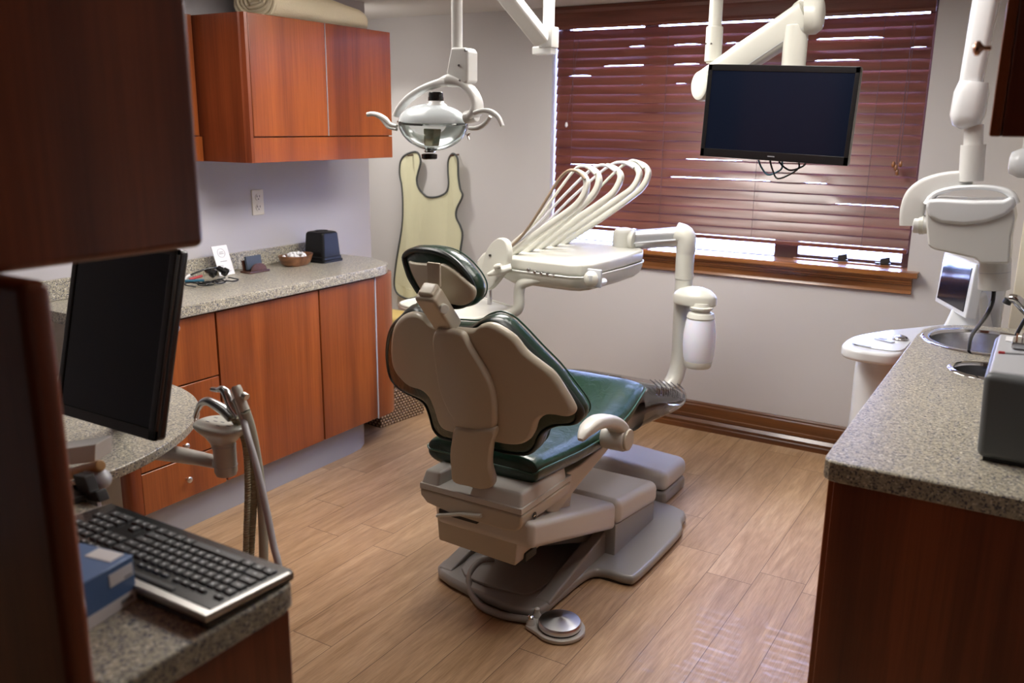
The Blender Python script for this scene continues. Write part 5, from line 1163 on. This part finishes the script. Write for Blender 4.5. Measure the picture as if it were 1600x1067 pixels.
def hand(name, label, pts, r, m, hose, hr, hm_, extras=()):
    t = thing(name, label, name.replace('_', ' '), A2(*pts[0]))
    build('body', MB().tube([A2(x, y) for x, y in pts], r, 16, 5), M[m], t, angle=50)
    for nm, p0, p1, rr_, mm in extras: build(nm, MB().cyl(A2(*p0), A2(*p1), rr_, n=16, bev=rr_*.25), M[mm], t)
    hl = [A2(x, y, Y) for x, y, Y in hose]; e = hl[-1]
    hl += [V((e.x-.010, e.y, e.z-.10)), V((e.x-.055, e.y, e.z-.24)), V((e.x-.11, e.y, .045)), V((e.x-.20, e.y-.01, .014)), V((-1.93, 1.34, .040))]
    build('hose', MB().tube(hl, hr, 12, 6), M[hm_], t, angle=60)
hand('air_water_syringe', 'bent chrome handpiece lying leftmost behind the ivory touch pad', [(305, 652), (309, 640), (315, 630), (324, 627), (334, 631), (350, 641), (362, 652)], [.006, .007, .009, .011, .012, .014, .014], 'steel', [(362, 652, 1.36), (374, 668, 1.38), (384, 700, 1.38), (387, 760, 1.38), (385, 830, 1.38), (384, 880, 1.38)], .0075, 'hoset', [('tip', (306, 653), (304, 658), .004, 'chrome')])
hand('handpiece', 'chrome angled handpiece standing second from left behind the touch pad', [(331, 608), (340, 609), (346, 608), (352, 612), (357, 622), (362, 635), (372, 650)], [.006, .006, .009, .011, .012, .012, .010], 'steel', [(372, 650, 1.37), (382, 680, 1.39), (393, 720, 1.40), (396, 780, 1.40), (393, 840, 1.40), (391, 885, 1.40)], .0095, 'hoset')
hand('suction_valve', 'short satin suction valve with round button behind the touch pad', [(367, 624), (371, 630), (377, 645), (380, 655)], [.0085, .009, .010, .010], 'satin', [(380, 655, 1.36), (388, 685, 1.34), (401, 730, 1.33), (415, 790, 1.32), (427, 850, 1.31), (436, 890, 1.30)], .0085, 'hoseg', [('button', (376, 636), (381, 635), .008, 'chrome')])
hand('suction_handpiece', 'tall satin suction handpiece rightmost behind the touch pad', [(368, 605), (371, 611), (376, 625), (383, 642)], [.0125, .0125, .0125, .012], 'cream', [(383, 642, 1.36), (392, 670, 1.38), (400, 710, 1.40), (407, 760, 1.41), (411, 820, 1.41), (412, 885, 1.41)], .012, 'hosegr', [('button', (380, 617), (386, 621), .009, 'satin'), ('bore', (367.5, 603), (368.5, 606), .009, 'dark')])
# clamp arm bits at the far left of the near desk
ca = thing('clamp_arm', 'dark clamp with grey knob and tan rod on the rear edge of the near desk', 'clamp arm', (-1.52, .93, .88))
build('rod', MB().cyl(HY(60, 755, .91), HY(158, 727, .91), .011, n=18, bev=.004), M['tan'], ca)
build('knob', MB().ell(HY(150, 748, .91), .034, .025, .021, 14), M['lgrey'], ca)
build('knob_stud', MB().ell(HY(158, 738, .915), .010, .009, .007, 10), M['paper'], ca)
build('bracket', MB().prism([HY(x, y, .872) for x, y in ((112, 742), (130, 745), (139, 770), (149, 768), (156, 786), (140, 783), (128, 778), (122, 770))], (0, .022, 0), .003, 2, 40), M['blackm'], ca)
build('clamp_jaw', MB().box(-1.50, -1.44, .846, .892, .9202, .932, .002).box(-1.50, -1.44, .8705, .892, .85, .932, .002), M['blackm'], ca)
build('clamp_stem', MB().cyl((-1.47, .892, .90), (-1.50, .91, .95), .010, n=14), M['blackm'], ca)
wq = [HY(60, 733, .92), HY(148, 722, .92), HY(60, 707, .92), HY(149, 694, .92)]; wd_ = V((-.02, .05, 0))
solo('white_box', MB().hexa([wq[0], wq[1], wq[1]+wd_, wq[0]+wd_, wq[2], wq[3], wq[3]+wd_, wq[2]+wd_], .003), M['white'], (-1.55, .95, .96), 'small white box above the tan rod at the far left', 'box')
